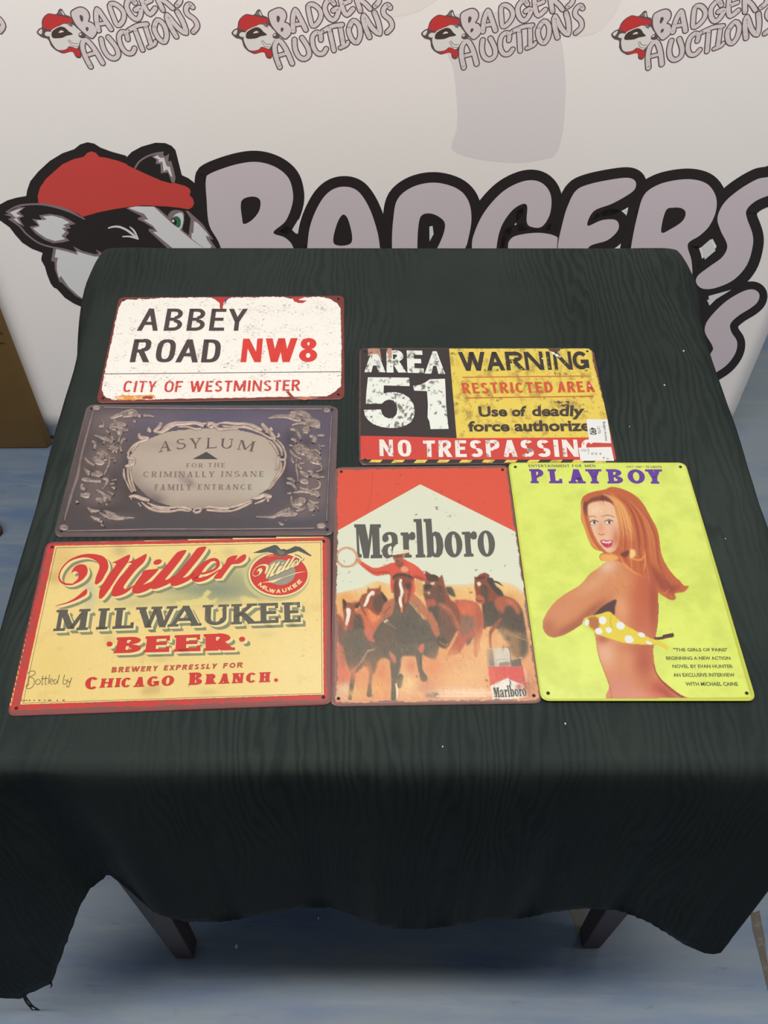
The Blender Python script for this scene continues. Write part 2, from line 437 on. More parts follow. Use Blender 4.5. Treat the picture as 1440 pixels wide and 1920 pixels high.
        o = bpy.data.objects.new(name, me); COL.objects.link(o); o.parent = parent
        return o

# ------------------------------------------------------------------ floor and back wall
def floor_mat():
    m, nt, b = new_mat('blue_vinyl_floor')
    g = N(nt, 'ShaderNodeNewGeometry').outputs[0]
    col = mix(nt, tuple(lin((120, 138, 156))), tuple(lin((94, 120, 156))), ramp(nt, noise(nt, g, 5, 4, .6, (.6, 3.2, 1)), .38, .62))
    col = mix(nt, col, tuple(lin((140, 152, 162))), math_(nt, 'MULTIPLY', ramp(nt, noise(nt, g, 9, 6, .7, (.5, 4.5, 1), (3, 1, 0)), .52, .70), .6))
    col = mix(nt, col, tuple(lin((142, 150, 148))), math_(nt, 'MULTIPLY', ramp(nt, noise(nt, g, 2.2, 2, .5, (1, 1, 1), (8, 2, 0)), .50, .68), .55))
    col = mix(nt, col, tuple(lin((76, 92, 112))), math_(nt, 'MULTIPLY', ramp(nt, noise(nt, g, 26, 5, .7, (.5, 2.2, 1), (1, 9, 0)), .60, .72), .55))
    nt.links.new(col, b.inputs['Base Color'])
    b.inputs['Roughness'].default_value = 0.5
    return m
fl = mesh_obj('floor', [(-4, -2.5, 0), (4, -2.5, 0), (4, 3.6, 0), (-4, 3.6, 0)], [(0, 1, 2, 3)], floor_mat()); props(fl, kind='structure')
m, nt, b = new_mat('painted_wall'); b.inputs['Base Color'].default_value = (*lin((188, 188, 184)), 1); b.inputs['Roughness'].default_value = .8
wl = box('wall_back', (-4, 3.6, 0), (4, 3.7, 2.8), m); props(wl, kind='structure')

# ------------------------------------------------------------------ banner
ALB = 1.0
BL0 = np.array(on_z([(105, 824)], 0)[0]); BR0 = np.array(on_z([(1369, 818)], 0)[0])
bd = (BR0 - BL0) / np.linalg.norm(BR0 - BL0); bn = np.array([bd[1], -bd[0], 0.0])     # bn points to the camera
brx = on_plane([(1440, 599), (1372, 808)], BR0, bn)                                    # right edge of the cloth
RX = ((brx - BL0) @ bd).mean()
LX = -0.27; BTOP = 2.05
def bproj(uv, h): 
    P = on_plane(uv, BL0 + bn * h, bn); return P
def buv(V): return np.stack([(V - BL0) @ bd, V[:, 2]], 1)
BS = Surf(bproj, buv, 0.6e-4)
ban = empty('backdrop_banner', tuple(BL0 + bd * .7), 'tall white banner behind the table with bubble letters and a red-capped animal head', 'banner')
m, nt, b = new_mat('banner_cloth'); b.inputs['Roughness'].default_value = .62
tc = N(nt, 'ShaderNodeNewGeometry').outputs[0]
nt.links.new(mix(nt, tuple(lin((250, 245, 241))), tuple(lin((246, 242, 241))), noise(nt, tc, 2.5, 2)), b.inputs['Base Color'])
nv, nf = [], []
NX, NZ = 60, 30
for j in range(NZ + 1):
    for i in range(NX + 1):
        s_ = LX + (RX - LX) * i / NX; z_ = 0.012 + (BTOP - .012) * j / NZ
        w_ = -0.0001
        nv.append(BL0 + bd * s_ + bn * w_ + np.array([0, 0, z_]))
for j in range(NZ):
    for i in range(NX): a = j * (NX + 1) + i; nf.append((a, a + 1, a + NX + 2, a + NX + 1))
pn = mesh_obj('printed_panel', nv, nf, m, ban, smooth=True)
sol = pn.modifiers.new('thick', 'SOLIDIFY'); sol.thickness = 0.002; sol.offset = -1
mf, _, b = new_mat('grey_frame'); b.inputs['Base Color'].default_value = (*lin((120, 122, 128)), 1); b.inputs['Metallic'].default_value = .8; b.inputs['Roughness'].default_value = .4
def bpt(s_, z_, d_): return tuple(BL0 + bd * s_ + bn * d_ + np.array([0, 0, z_]))
def bbox(name, s0, s1, z0, z1, d0, d1, mat, parent):
    v = [bpt(s0, z0, d0), bpt(s1, z0, d0), bpt(s1, z0, d1), bpt(s0, z0, d1), bpt(s0, z1, d0), bpt(s1, z1, d0), bpt(s1, z1, d1), bpt(s0, z1, d1)]
    return mesh_obj(name, v, [(0, 1, 2, 3), (4, 7, 6, 5), (0, 4, 5, 1), (1, 5, 6, 2), (2, 6, 7, 3), (3, 7, 4, 0)], mat, parent)
bbox('base_rail', LX, RX, 0, .012, -.03, -.002, mf, ban)
bbox('top_rail', LX, RX, BTOP, BTOP + .02, -.02, .004, mf, ban)
bbox('rear_pole', .6, .62, .012, BTOP, -.03, -.012, mf, ban)

DK = pmat((46, 40, 40), rough=.6); LILAC = pmat((214, 203, 210), rough=.6); REDC = pmat((212, 76, 70), rough=.6)
GRY = pmat((140, 124, 128), rough=.6); WHT = pmat((226, 228, 230), rough=.6); GRN = pmat((60, 120, 84), rough=.6)
FAINT = pmat((232, 226, 227), rough=.65); FAINT2 = pmat((241, 235, 232), rough=.65)

em = Part(BS); ZF = T(640, 0, 1.8)
em.poly(ZF([(345, 150), (375, 220), (386, 300), (392, 380), (388, 440), (372, 492), (395, 518), (480, 540), (600, 549), (680, 537), (724, 520), (748, 440), (757, 300), (752, 200), (738, 120), (700, 60), (500, 40), (345, 60)]), FAINT, 1, sm=3)
em.poly([(690, 30), (730, 32), (765, 27), (800, 12), (830, -30), (600, -60), (560, -10), (640, 10)], FAINT2, 1, sm=3)
em.poly([(1060, 66), (1090, 68), (1120, 60), (1150, 30), (1165, 0), (1180, -40), (1060, -40), (1040, 20)], FAINT2, 1, sm=3)
em.build('faded_emblem', ban, label='huge pale grey emblem shape behind the printed logos')

# big logo
LG = Part(BS)
Z1, Z2, Z3, ZB, ZR = T(0, 250, 6), T(220, 250, 6), T(0, 400, 6), T(340, 250, 2), T(1000, 280, 3.2727)
cat_ = lambda *a: np.concatenate([np.asarray(x, float)[:, :2] for x in a])
head = cat_([(-14, 399), (-8, 388)], Z1([(0, 800), (80, 755), (180, 725), (295, 705), (305, 640), (340, 540), (430, 430), (560, 310), (700, 225), (835, 178), (900, 125), (985, 100), (1060, 115), (1130, 160), (1250, 205), (1420, 252)]),
            Z2([(105, 268), (160, 210), (270, 150), (430, 105), (540, 110), (610, 140), (655, 190), (690, 330), (725, 470), (800, 505), (862, 552), (1000, 800), (1172, 1290), (1250, 1500), (1250, 1900), (600, 2200)]),
            Z3([(1200, 1400), (980, 1120), (950, 1105), (910, 1050), (830, 1015), (730, 950), (640, 850), (605, 835), (570, 790), (530, 690), (505, 600), (465, 530), (465, 500), (480, 445), (360, 400), (250, 330), (170, 240), (110, 160), (0, 80)]))
LG.poly(head, DK, 2)
LG.poly(cat_(Z1([(432, 782), (425, 700), (450, 610), (515, 515), (620, 420), (700, 350), (830, 290), (940, 264), (985, 218), (1030, 203), (1080, 222), (1118, 264), (1200, 275), (1330, 310), (1438, 350)]),
             Z2([(100, 355), (200, 400), (350, 470), (500, 535), (600, 562), (640, 558), (760, 590), (810, 620), (825, 655), (812, 695), (850, 735), (865, 785), (845, 830), (800, 855), (700, 838), (550, 822), (300, 812), (100, 832)]),
             Z1([(1300, 850), (1100, 890), (930, 940), (880, 905), (760, 852), (620, 812), (520, 797)])), REDC, 3)
# near ear
LG.ribbon(Z1([(70, 885, 14), (200, 818, 22), (380, 797, 20), (540, 808, 26), (760, 868, 28), (950, 965, 14)]), 3, GRY, 4)
LG.ribbon(Z1([(100, 965, 12), (220, 1045, 18), (300, 1135, 18), (430, 1230, 18), (560, 1275, 18), (720, 1305, 18), (870, 1350, 20)]), 3, GRY, 4)
LG.poly(Z1([(440, 922), (560, 905), (700, 930), (790, 978), (850, 1020), (775, 1035), (797, 1068), (745, 1080), (778, 1120), (735, 1165), (782, 1208), (700, 1228), (600, 1237), (500, 1200), (400, 1130), (332, 1050), (432, 1035), (358, 962), (470, 975)]), GRY, 4)
LG.poly(Z1([(482, 935), (590, 925), (700, 958), (786, 1005), (708, 1032), (748, 1056), (698, 1066), (738, 1108), (690, 1155), (734, 1190), (620, 1212), (520, 1180), (430, 1120), (370, 1068), (448, 1045), (408, 978), (528, 972)]), WHT, 5)
LG.poly(Z1([(70, 885), (120, 875), (210, 830), (285, 830), (215, 885), (272, 935), (215, 955), (275, 1050), (190, 1010), (100, 965), (135, 940), (45, 915), (95, 905)]), GRY, 5)
LG.poly(Z1([(112, 888), (190, 858), (255, 842), (180, 900), (240, 932), (180, 945), (240, 1028), (150, 965), (185, 955)]), WHT, 6)
# cheek
LG.poly(cat_(Z3([(600, 395), (760, 412), (850, 445), (880, 462), (855, 420), (825, 372), (930, 425), (1070, 460), (1110, 455), (1075, 405), (1195, 470), (1300, 520), (1500, 900), (1300, 1300), (1000, 990), (960, 985), (850, 930), (750, 835), (690, 775), (670, 775), (620, 640), (612, 545), (575, 535)])), GRY, 4)
LG.poly(cat_(Z3([(632, 402), (760, 432), (878, 468), (858, 425), (940, 452), (1060, 485), (1150, 490), (1120, 455), (1195, 475), (1290, 520), (1490, 900), (1290, 1280), (1005, 950), (955, 975), (880, 925), (770, 825), (700, 725), (690, 705), (662, 725), (640, 640), (638, 560), (652, 500), (615, 495)])), WHT, 5)
# forehead stripe
LG.poly(cat_(Z2([(95, 842), (200, 826), (420, 824), (470, 850), (620, 985), (830, 1170), (1010, 1300), (1200, 1480), (900, 1500), (560, 1290), (350, 1095), (355, 1070), (430, 1085), (300, 1000), (230, 968), (235, 950), (280, 935)])), GRY, 4)
LG.poly(cat_(Z2([(120, 838), (210, 822), (410, 824), (600, 1000), (830, 1192), (965, 1290), (1100, 1420), (900, 1450), (620, 1290), (400, 1110), (452, 1108), (400, 1040), (290, 972), (348, 970), (300, 905), (200, 868)])), WHT, 5)
# eye
LG.poly(Z2([(570, 945), (590, 890), (640, 862), (735, 878), (755, 950), (735, 1060), (705, 1105), (640, 1040)]), GRY, 4, sm=3)
LG.poly(Z2([(648, 915), (722, 892), (745, 950), (730, 1040), (700, 1082), (640, 1030), (612, 985)]), WHT, 5, sm=3)
LG.poly(Z2([(635, 940), (680, 935), (712, 975), (712, 1030), (690, 1062), (640, 1030), (605, 985)]), GRN, 6, sm=3)
LG.poly(Z2([(612, 960), (650, 965), (668, 1000), (655, 1030), (615, 1000)]), DK, 7, sm=3)
LG.poly(ell(220 + 628 / 6, 250 + 985 / 6, 2.4, 2.6), WHT, 8)
# muzzle side
LG.poly(Z2([(765, 868), (800, 875), (960, 1020), (1080, 1195), (1040, 1190), (1120, 1300), (970, 1300), (800, 1160), (810, 1060), (825, 960)]), GRY, 4)
LG.poly(Z2([(775, 895), (760, 868), (825, 960), (812, 1060), (805, 1140), (740, 1100), (755, 1000), (750, 930)]), DK, 5)
LG.poly(Z2([(862, 990), (900, 1005), (1000, 1110), (1040, 1165), (995, 1150), (1010, 1200), (1060, 1265), (1045, 1300), (985, 1300), (835, 1185), (835, 1120), (855, 1125)]), WHT, 6)
# cheek lines
LG.ribbon(Z2([(-100, 1066, 14), (-50, 1052, 20), (20, 1052, 24), (100, 1085, 24), (170, 1135, 26), (235, 1190, 12)]), 3, WHT, 6)
LG.ribbon(Z2([(62, 1162, 14), (130, 1160, 18), (190, 1172, 22), (235, 1190, 14)]), 3, WHT, 6)
LG.ribbon(Z2([(140, 1052, 10), (190, 1100, 22), (235, 1188, 12)]), 3, WHT, 6)
# far ear
LG.ribbon(Z2([(200, 388, 22), (250, 315, 20), (340, 258, 20), (430, 228, 22), (515, 212, 14)]), 3, GRY, 4)
LG.poly(Z2([(385, 262), (470, 225), (520, 208), (515, 245), (545, 258), (582, 228), (572, 315), (605, 310), (632, 400), (655, 500), (645, 555), (612, 555), (570, 440), (490, 450), (485, 345), (432, 345), (440, 295)]), GRY, 5)
LG.poly(Z2([(408, 268), (452, 248), (480, 275), (525, 275), (548, 350), (565, 375), (590, 375), (620, 490), (600, 480), (560, 405), (520, 430), (508, 320), (458, 325), (470, 295)]), WHT, 6)
LG.build('animal_head', ban, label='black, white and grey animal head with a red flat cap')
BW = Part(BS)
BIG = [
 (ZB([(92, 175), (110, 150), (200, 118), (280, 107), (350, 125), (400, 165), (418, 220), (415, 270), (390, 330), (345, 372), (390, 392), (420, 430), (430, 520), (300, 640), (190, 640), (150, 435), (105, 345), (95, 250)]), [ZB([(225, 255), (265, 237), (295, 250), (292, 290), (265, 325), (235, 340), (228, 320)])], 21),
 (ZB([(472, 430), (485, 340), (520, 260), (560, 215), (610, 200), (660, 215), (700, 270), (730, 350), (745, 430), (760, 600), (680, 600), (640, 480), (570, 480), (540, 600), (460, 600)]), [ZB([(573, 415), (580, 350), (605, 305), (628, 330), (638, 410)])], 20),
 (ZB([(790, 430), (795, 320), (812, 245), (870, 200), (950, 185), (1030, 205), (1075, 250), (1088, 320), (1075, 400), (1060, 440), (1000, 560), (870, 620), (800, 600)]), [ZB([(885, 430), (890, 340), (905, 305), (945, 303), (985, 330), (985, 370), (960, 430), (920, 500), (890, 500)])], 20),
 (ZB([(1090, 430), (1100, 370), (1140, 290), (1210, 215), (1290, 178), (1350, 185), (1385, 230), (1383, 300), (1352, 350), (1310, 350), (1295, 330), (1297, 275), (1280, 265), (1240, 290), (1200, 350), (1182, 430), (1190, 500), (1235, 500), (1225, 430), (1232, 400), (1262, 382), (1340, 373), (1402, 385), (1410, 410), (1390, 520), (1300, 600), (1180, 600), (1110, 520)]), [], 20),
 (ZR([(150, 600), (180, 450), (210, 350), (260, 255), (340, 215), (480, 185), (580, 175), (625, 195), (625, 240), (580, 280), (480, 335), (370, 380), (332, 468), (420, 435), (500, 432), (525, 465), (510, 510), (450, 560), (340, 600), (330, 700), (170, 700)]), [], 20),
 (ZR([(600, 600), (640, 400), (680, 280), (760, 220), (870, 190), (980, 185), (1070, 215), (1120, 290), (1120, 380), (1080, 470), (1020, 530), (948, 582), (970, 680), (975, 780), (955, 825), (840, 760), (600, 720)]), [ZR([(812, 378), (860, 358), (910, 362), (935, 390), (915, 440), (850, 485), (785, 508)])], 20),
 (ZR([(1520, 150), (1440, 170), (1370, 185), (1260, 250), (1170, 330), (1130, 420), (1150, 500), (1190, 590), (1160, 660), (1080, 720), (1010, 775), (1000, 820), (1040, 855), (1120, 850), (1230, 800), (1310, 710), (1345, 600), (1345, 520), (1310, 420), (1310, 370), (1360, 320), (1440, 285), (1520, 270)]), [], 20),
 (ZR([(1052, 1100), (1070, 1050), (1130, 980), (1200, 920), (1290, 870), (1350, 860), (1385, 885), (1380, 930), (1340, 970), (1260, 1020), (1210, 1070), (1215, 1120), (1250, 1180), (1240, 1250), (1190, 1320), (1120, 1370), (1060, 1400), (1000, 1380), (1090, 1250), (1100, 1210), (1060, 1140)]), [], 15),
]
for k, (o_, h_, w_) in enumerate(BIG):
    P_ = smooth(o_, 5)
    BW.poly(P_, DK, 2.5); BW.ribbon(P_, w_ * 2, DK, 2.5, True, 0)
for o_, h_, w_ in BIG[:6]: BW.stroke(o_, 14, DK, 2.6, True, 2)
BW.poly(ZR([(760, 720), (1000, 780), (1100, 1000), (1100, 1280), (1050, 1290), (960, 1100)]), DK, 2.5)
for o_, h_, w_ in BIG: BW.poly(smooth(o_, 5), LILAC, 3.5, [smooth(h, 5) for h in h_])
BW.poly(ZR([(1035, 597), (1088, 551), (1118, 622), (1052, 677)]), WHT, 4)
BW.poly(ZR([(558, 378), (580, 365), (577, 392)]), WHT, 4)
BW.poly(ZR([(1075, 900), (1215, 862), (1080, 945)]), WHT, 4)
BW.poly(ZB([(930, 350), (942, 347), (946, 378), (931, 405)]), WHT, 4)
BW.poly(ZB([(415, 362), (440, 320), (432, 378)]), WHT, 4)
BW.build('large_lettering', ban, label='large lilac bubble letters with thick black outline')

# small logo, drawn once (second from the left) and repeated along the cloth
sa, sb = T(430, 0, 9), T(570, 0, 7.58)
def small_logo():
    g = Part(BS); DK2 = pmat((104, 84, 88), rough=.6); LT = pmat((226, 216, 218), rough=.6); RD = pmat((203, 62, 62), rough=.6); CR = pmat((232, 230, 226), rough=.6); BK = pmat((78, 64, 56), rough=.6)
    hd = sa([(35, 560), (90, 490), (135, 470), (150, 370), (200, 290), (290, 235), (410, 250), (470, 170), (520, 165), (570, 260), (640, 290), (720, 420), (780, 530), (845, 590), (830, 660), (740, 720), (720, 970), (630, 975), (580, 880), (440, 910), (370, 890), (300, 850), (240, 780), (205, 670), (110, 640)])
    g.poly(hd, DK2, 2, sm=3)
    g.poly(sa([(155, 480), (168, 380), (210, 300), (290, 250), (420, 270), (560, 300), (640, 320), (655, 385), (560, 398), (450, 430), (350, 490), (280, 515), (200, 495)]), RD, 3, sm=3)
    g.poly(sa([(240, 650), (290, 520), (450, 440), (540, 412), (700, 470), (790, 560), (820, 640), (750, 690), (700, 790), (660, 825), (600, 800), (540, 790), (500, 830), (440, 850), (350, 850), (290, 790)]), CR, 3, sm=3)
    g.poly(sa([(280, 580), (320, 520), (440, 460), (520, 475), (580, 540), (640, 590), (530, 612), (460, 645), (380, 655), (290, 650)]), BK, 4, sm=2)
    g.poly(sa([(400, 560), (450, 520), (495, 545), (440, 560)]), CR, 5, sm=2)
    g.poly(sa([(60, 555), (115, 500), (135, 520), (110, 590)]), CR, 3, sm=2); g.poly(sa([(165, 590), (200, 545), (270, 555), (262, 615), (200, 622)]), CR, 5, sm=3)
    g.ribbon(sa([(560, 680), (620, 740), (700, 745)]), 1.2, GRY, 5); g.ribbon(sa([(540, 690), (600, 780), (690, 790)]), 1, GRY, 5)
    g.poly(ell(430 + 785 / 9, 605 / 9, 6.2, 5.6), DK2, 5); g.poly(ell(430 + 765 / 9, 590 / 9, 2.6, 1.7, -30), CR, 6)
    g.poly(sa([(380, 860), (500, 845), (548, 790), (610, 815), (700, 850), (715, 950), (640, 955), (590, 880), (440, 895)]), RD, 4, sm=2)
    g.poly(sa([(440, 245), (480, 190), (520, 185), (550, 265)]), GRY, 3); g.poly(sa([(500, 200), (525, 200), (550, 268), (525, 262)]), CR, 4)
    g.poly(sa([(560, 400), (620, 395), (655, 470), (600, 450)]), GRY, 5); g.poly(sa([(650, 420), (700, 455), (740, 520), (680, 500)]), CR, 5)
    S = [(sa([(1080, 520), (1072, 330), (1110, 170), (1180, 280), (1290, 500)]), 8.2), (sa([(1095, 420), (1210, 400)]), 6),
         (sb([(60, 90), (130, 65), (215, 130), (242, 220), (200, 320), (125, 368), (85, 250)]), 7.6, 1),
         (sb([(425, 50), (385, 5), (330, 20), (295, 110), (335, 225), (410, 285), (468, 230), (490, 120), (415, 150)]), 8),
         (sb([(500, -110), (550, 120), (610, 210), (695, 130)]), 8), (sb([(545, 60), (650, 15)]), 7), (sb([(500, -100), (640, -170)]), 7),
         (sb([(700, -200), (745, -20), (800, 150)]), 8), (sb([(700, -200), (800, -230), (850, -120), (780, -30), (870, 50), (940, 125)]), 7.6),
         (sb([(1020, -280), (930, -240), (960, -130), (1050, -60), (1065, 20), (1010, 85)]), 8),
         (sa([(850, 1130), (785, 950), (765, 780), (835, 680), (950, 820), (1060, 1070)]), 8.2), (sa([(820, 940), (960, 900)]), 6),
         (sa([(1100, 670), (1110, 820), (1170, 950), (1265, 995), (1345, 930), (1325, 800), (1225, 640)]), 8),
         (sb([(240, 565), (230, 480), (170, 465), (120, 530), (130, 660), (190, 755), (270, 760), (315, 695)]), 7.6),
         (sb([(265, 445), (400, 375), (545, 350)]), 7), (sb([(365, 440), (425, 715)]), 7.6), (sb([(515, 380), (560, 645)]), 7.6), (sb([(515, 680), (600, 640), (625, 600)]), 6),
         (sb([(640, 400), (700, 295), (780, 360), (800, 500), (755, 600), (690, 570), (645, 480)]), 8, 1),
         (sb([(930, 525), (860, 350), (850, 225), (970, 400), (1075, 475), (1055, 320), (1000, 180)]), 8.4),
         (sb([(1225, 110), (1185, 70), (1130, 130), (1140, 210), (1225, 285), (1250, 380), (1180, 460)]), 8)]
    Bo = sa([(665, 235), (740, 170), (830, 140), (900, 158), (950, 220), (955, 300), (925, 375), (985, 400), (1035, 470), (1035, 560), (990, 620), (945, 650), (880, 610), (770, 500), (700, 390)])
    g.poly(smooth(Bo, 4), DK2, 2.2); g.ribbon(smooth(Bo, 4), 4.6, DK2, 2.2, True, 0)
    for s_ in S: g.stroke(s_[0], s_[1] + 4.2, DK2, 2.3, len(s_) > 2, 3)
    g.poly(smooth(Bo, 4), LT, 3.5, [smooth(sa([(800, 275), (825, 265), (852, 290), (850, 340), (825, 382), (800, 340)]), 3), smooth(sa([(865, 490), (890, 465), (915, 480), (910, 515), (880, 540)]), 3)])
    for s_ in S: g.stroke(s_[0], s_[1], LT, 3.6, len(s_) > 2, 3)
    return g
g = small_logo(); lo2 = g.build('small_logo', ban)
px_pos = on_plane([(72, 68), (435, 60), (795, 51), (1150, 49)], BL0, bn); sx = (px_pos - BL0) @ bd
period = (sx[3] - sx[0]) / 3
for k in (-2, -1, 1, 2):
    o = lo2.copy(); COL.objects.link(o); o.parent = ban
    o.location = Vector(lo2.location) + Vector(tuple(bd * (sx[0] + period * (k + 1) - sx[1])))
    if k == -2: o['label'] = 'logo cut off by the left side of the frame'

# ------------------------------------------------------------------ table
ALB = 0.64
ct = {'BL': (-.366, .338), 'BR': (.418, .352), 'TR': (.405, 1.133), 'TL': (-.393, 1.113)}
tb = empty('side_table', (0.016, .734, 0), 'square dark wooden table hidden under a black cloth, two tapered legs showing below', 'table')
m, nt, b = new_mat('dark_brown_wood'); b.inputs['Roughness'].default_value = .45
tcg = N(nt, 'ShaderNodeTexCoord').outputs['Object']
nt.links.new(mix(nt, tuple(lin((84, 58, 50))), tuple(lin((58, 38, 33))), noise(nt, tcg, 9, 4, .6, (6, 6, .6))), b.inputs['Base Color'])
wood = m
q = [np.array(ct[k]) for k in ('BL', 'BR', 'TR', 'TL')]; cen = sum(q) / 4
def inset(p, d): v = p - cen; return cen + v * (1 - d / np.abs(v).max())
qq = [inset(p, .006) for p in q]
v = [(*p, TH - .028) for p in qq] + [(*p, TH - .004) for p in qq]
box_f = [(0, 3, 2, 1), (4, 5, 6, 7), (0, 1, 5, 4), (1, 2, 6, 5), (2, 3, 7, 6), (3, 0, 4, 7)]
o = mesh_obj('tabletop', v, box_f, wood, tb)
for ix, (p, fx) in enumerate(zip(q, (None,) * 4)):
    foot = {0: (-.292, .374), 1: (.328, .398), 2: (.322, 1.06), 3: (-.306, 1.045)}[ix]
    v = []
    for z_, hw in ((0, .0125), (.006, .0145), (.45, .0215), (TH - .028, .023)):
        v += [(foot[0] - hw, foot[1] - hw, z_), (foot[0] + hw, foot[1] - hw, z_), (foot[0] + hw, foot[1] + hw, z_), (foot[0] - hw, foot[1] + hw, z_)]
    f = [(0, 3, 2, 1)] + [(a + i, a + (i + 1) % 4, a + 4 + (i + 1) % 4, a + 4 + i) for a in (0, 4, 8) for i in range(4)] + [(12, 13, 14, 15)]
    o = mesh_obj('leg', v, f, wood, tb); bm = o.modifiers.new('b', 'BEVEL'); bm.width = .003; bm.segments = 2
for lo, hi in (((-.27, .378, .635), (.307, .398, TH - .028)), ((-.283, 1.03, .635), (.30, 1.05, TH - .028)), ((-.31, .40, .635), (-.29, 1.02, TH - .028)), ((.315, .42, .635), (.335, 1.04, TH - .028))):
    box('apron', lo, hi, wood, tb)

# ------------------------------------------------------------------ tablecloth
ZT = TH + .0005
def cloth_mat():
    m, nt, b = new_mat('black_moire_cloth')
    g = N(nt, 'ShaderNodeNewGeometry').outputs[0]
    base = mix(nt, tuple(lin((40, 47, 46))), tuple(lin((50, 57, 55))), ramp(nt, noise(nt, g, 3.5, 3, .6), .35, .65))
    mp = N(nt, 'ShaderNodeMapping'); nt.links.new(g, mp.inputs[0]); mp.inputs[3].default_value = (1, .22, .22)
    wv = N(nt, 'ShaderNodeTexWave', wave_type='BANDS', bands_direction='X'); nt.links.new(mp.outputs[0], wv.inputs[0])
    wv.inputs['Scale'].default_value = 34; wv.inputs['Distortion'].default_value = 30; wv.inputs['Detail'].default_value = 4; wv.inputs['Detail Scale'].default_value = .5
    col = mix(nt, base, tuple(lin((22, 28, 28))), math_(nt, 'MULTIPLY', math_(nt, 'MULTIPLY', ramp(nt, wv.outputs[1], .25, 1.0), ramp(nt, noise(nt, g, 6, 2, .5, (1, .5, .5), (5, 5, 0)), .35, .6)), .5))
    fz = noise(nt, g, 420, 2, .7)
    col = mix(nt, col, tuple(lin((56, 62, 58))), math_(nt, 'MULTIPLY', ramp(nt, fz, .55, .8), .35))
    sp = N(nt, 'ShaderNodeSeparateXYZ'); nt.links.new(g, sp.inputs[0])
    nt.links.new(col, b.inputs['Base Color'])
    b.inputs['Roughness'].default_value = .56; b.inputs['Specular IOR Level'].default_value = .05; b.inputs['Specular Tint'].default_value = (.8, 1, .95, 1)
    bp = N(nt, 'ShaderNodeBump'); bp.inputs['Strength'].default_value = .25; bp.inputs['Distance'].default_value = .0006
    nt.links.new(fz, bp.inputs['Height']); nt.links.new(bp.outputs[0], b.inputs['Normal'])
    return m
CLM = cloth_mat()
corners = [np.array(ct[k]) for k in ('BL', 'BR', 'TR', 'TL')]
# perimeter with rounded corners, parametrised s in 0..4
def per_pts():
    out = []
    R = .016
    for e in range(4):
        a, b_ = corners[e], corners[(e + 1) % 4]; d = b_ - a; L = np.linalg.norm(d); d /= L
        prev = corners[(e - 1) % 4]; dp = a - prev; dp /= np.linalg.norm(dp)
        s0 = a - dp * R; s2 = a + d * R
        for k in range(10):
            t = k / 9; P = (1 - t) ** 2 * s0 + 2 * t * (1 - t) * a + t * t * s2
            nrm = (1 - t) * np.array([dp[1], -dp[0]]) + t * np.array([d[1], -d[0]])
            out.append((e - .03 + .06 * t, P, nrm / np.linalg.norm(nrm)))
        for k in range(1, 60):
            t = k / 60; P = s2 + (b_ - d * R - s2) * t
            out.append((e + .03 + .94 * t, P, np.array([d[1], -d[0]])))
    return out
PER = per_pts()
hem_px = [(-60, 1868, .27), (0, 1870, .28), (45, 1871, .287), (60, 1860, .29), (95, 1843, .295), (102, 1838, .297), (125, 1770, .31), (150, 1695, .325), (170, 1660, .335), (205, 1632, .343), (240, 1660, .335), (290, 1705, .325), (350, 1722, .32), (420, 1722, .32),
          (500, 1708, .33), (560, 1696, .335), (620, 1695, .335), (660, 1708, .33), (700, 1725, .325), (740, 1735, .32), (800, 1735, .32), (900, 1722, .325), (980, 1715, .33), (1040, 1703, .335), (1090, 1697, .335), (1160, 1700, .33), (1220, 1725, .322),
          (1290, 1770, .312), (1330, 1784, .306), (1350, 1780, .306), (1365, 1760, .31), (1385, 1700, .325), (1400, 1680, .333), (1430, 1667, .338), (1480, 1668, .35)]
hem = []
HP = np.array([on_y([(u, v_)], Y)[0] for u, v_, Y in hem_px])
svals = [-.035, -.022, -.014, -.010, -.002, .002, .014, .03, .05] + [None] * 19 + [.955, .97, .98, .992, 1.004, 1.018, 1.035]
for k in range(len(HP)):
    s_ = svals[k]
    if s_ is None: s_ = (HP[k][0] - corners[0][0]) / (corners[1][0] - corners[0][0])
    hem.append((s_, HP[k]))
# keep s monotone
for k in range(1, len(hem)):
    if hem[k][0] <= hem[k - 1][0]: hem[k] = (hem[k - 1][0] + .004, hem[k][1])
def edge_pt(s_):
    ss = [p[0] for p in PER] + [PER[0][0] + 4]; PP = [p[1] for p in PER] + [PER[0][1]]; NN = [p[2] for p in PER] + [PER[0][2]]
    if s_ < ss[0]: s_ += 4
    return np.array([np.interp(s_, ss, [p[i] for p in PP]) for i in (0, 1)]), np.array([np.interp(s_, ss, [p[i] for p in NN]) for i in (0, 1)])
extra = []
for s_, out_, z_ in [(1.10, .03, .42), (1.25, .045, .40), (1.4, .025, .40), (1.55, .05, .40), (1.70, .04, .40), (1.8, .055, .395), (1.88, .085, .39), (1.95, .12, .38), (2.0, .15, .33), (2.06, .09, .38), (2.2, .03, .41), (2.35, .05, .40), (2.5, .03, .41), (2.65, .05, .40), (2.8, .03, .41), (2.94, .09, .38),
                     (3.0, .15, .33), (3.05, .12, .36), (3.13, .085, .39), (3.22, .06, .40), (3.32, .035, .41), (3.45, .05, .40), (3.6, .03, .41), (3.75, .045, .40), (3.88, .05, .36), (3.95, .11, .22)]:
    P, n_ = edge_pt(s_); extra.append((s_, np.array([P[0] + n_[0] * out_, P[1] + n_[1] * out_, z_])))
hem_all = sorted(hem + extra, key=lambda a: a[0])
hs = np.array([h[0] for h in hem_all]); hp = np.array([h[1] for h in hem_all])
hs = np.concatenate([[hs[-1] - 4], hs, [hs[0] + 4]]); hp = np.concatenate([[hp[-1]], hp, [hp[0]]])
verts, faces = [], []
cols = []
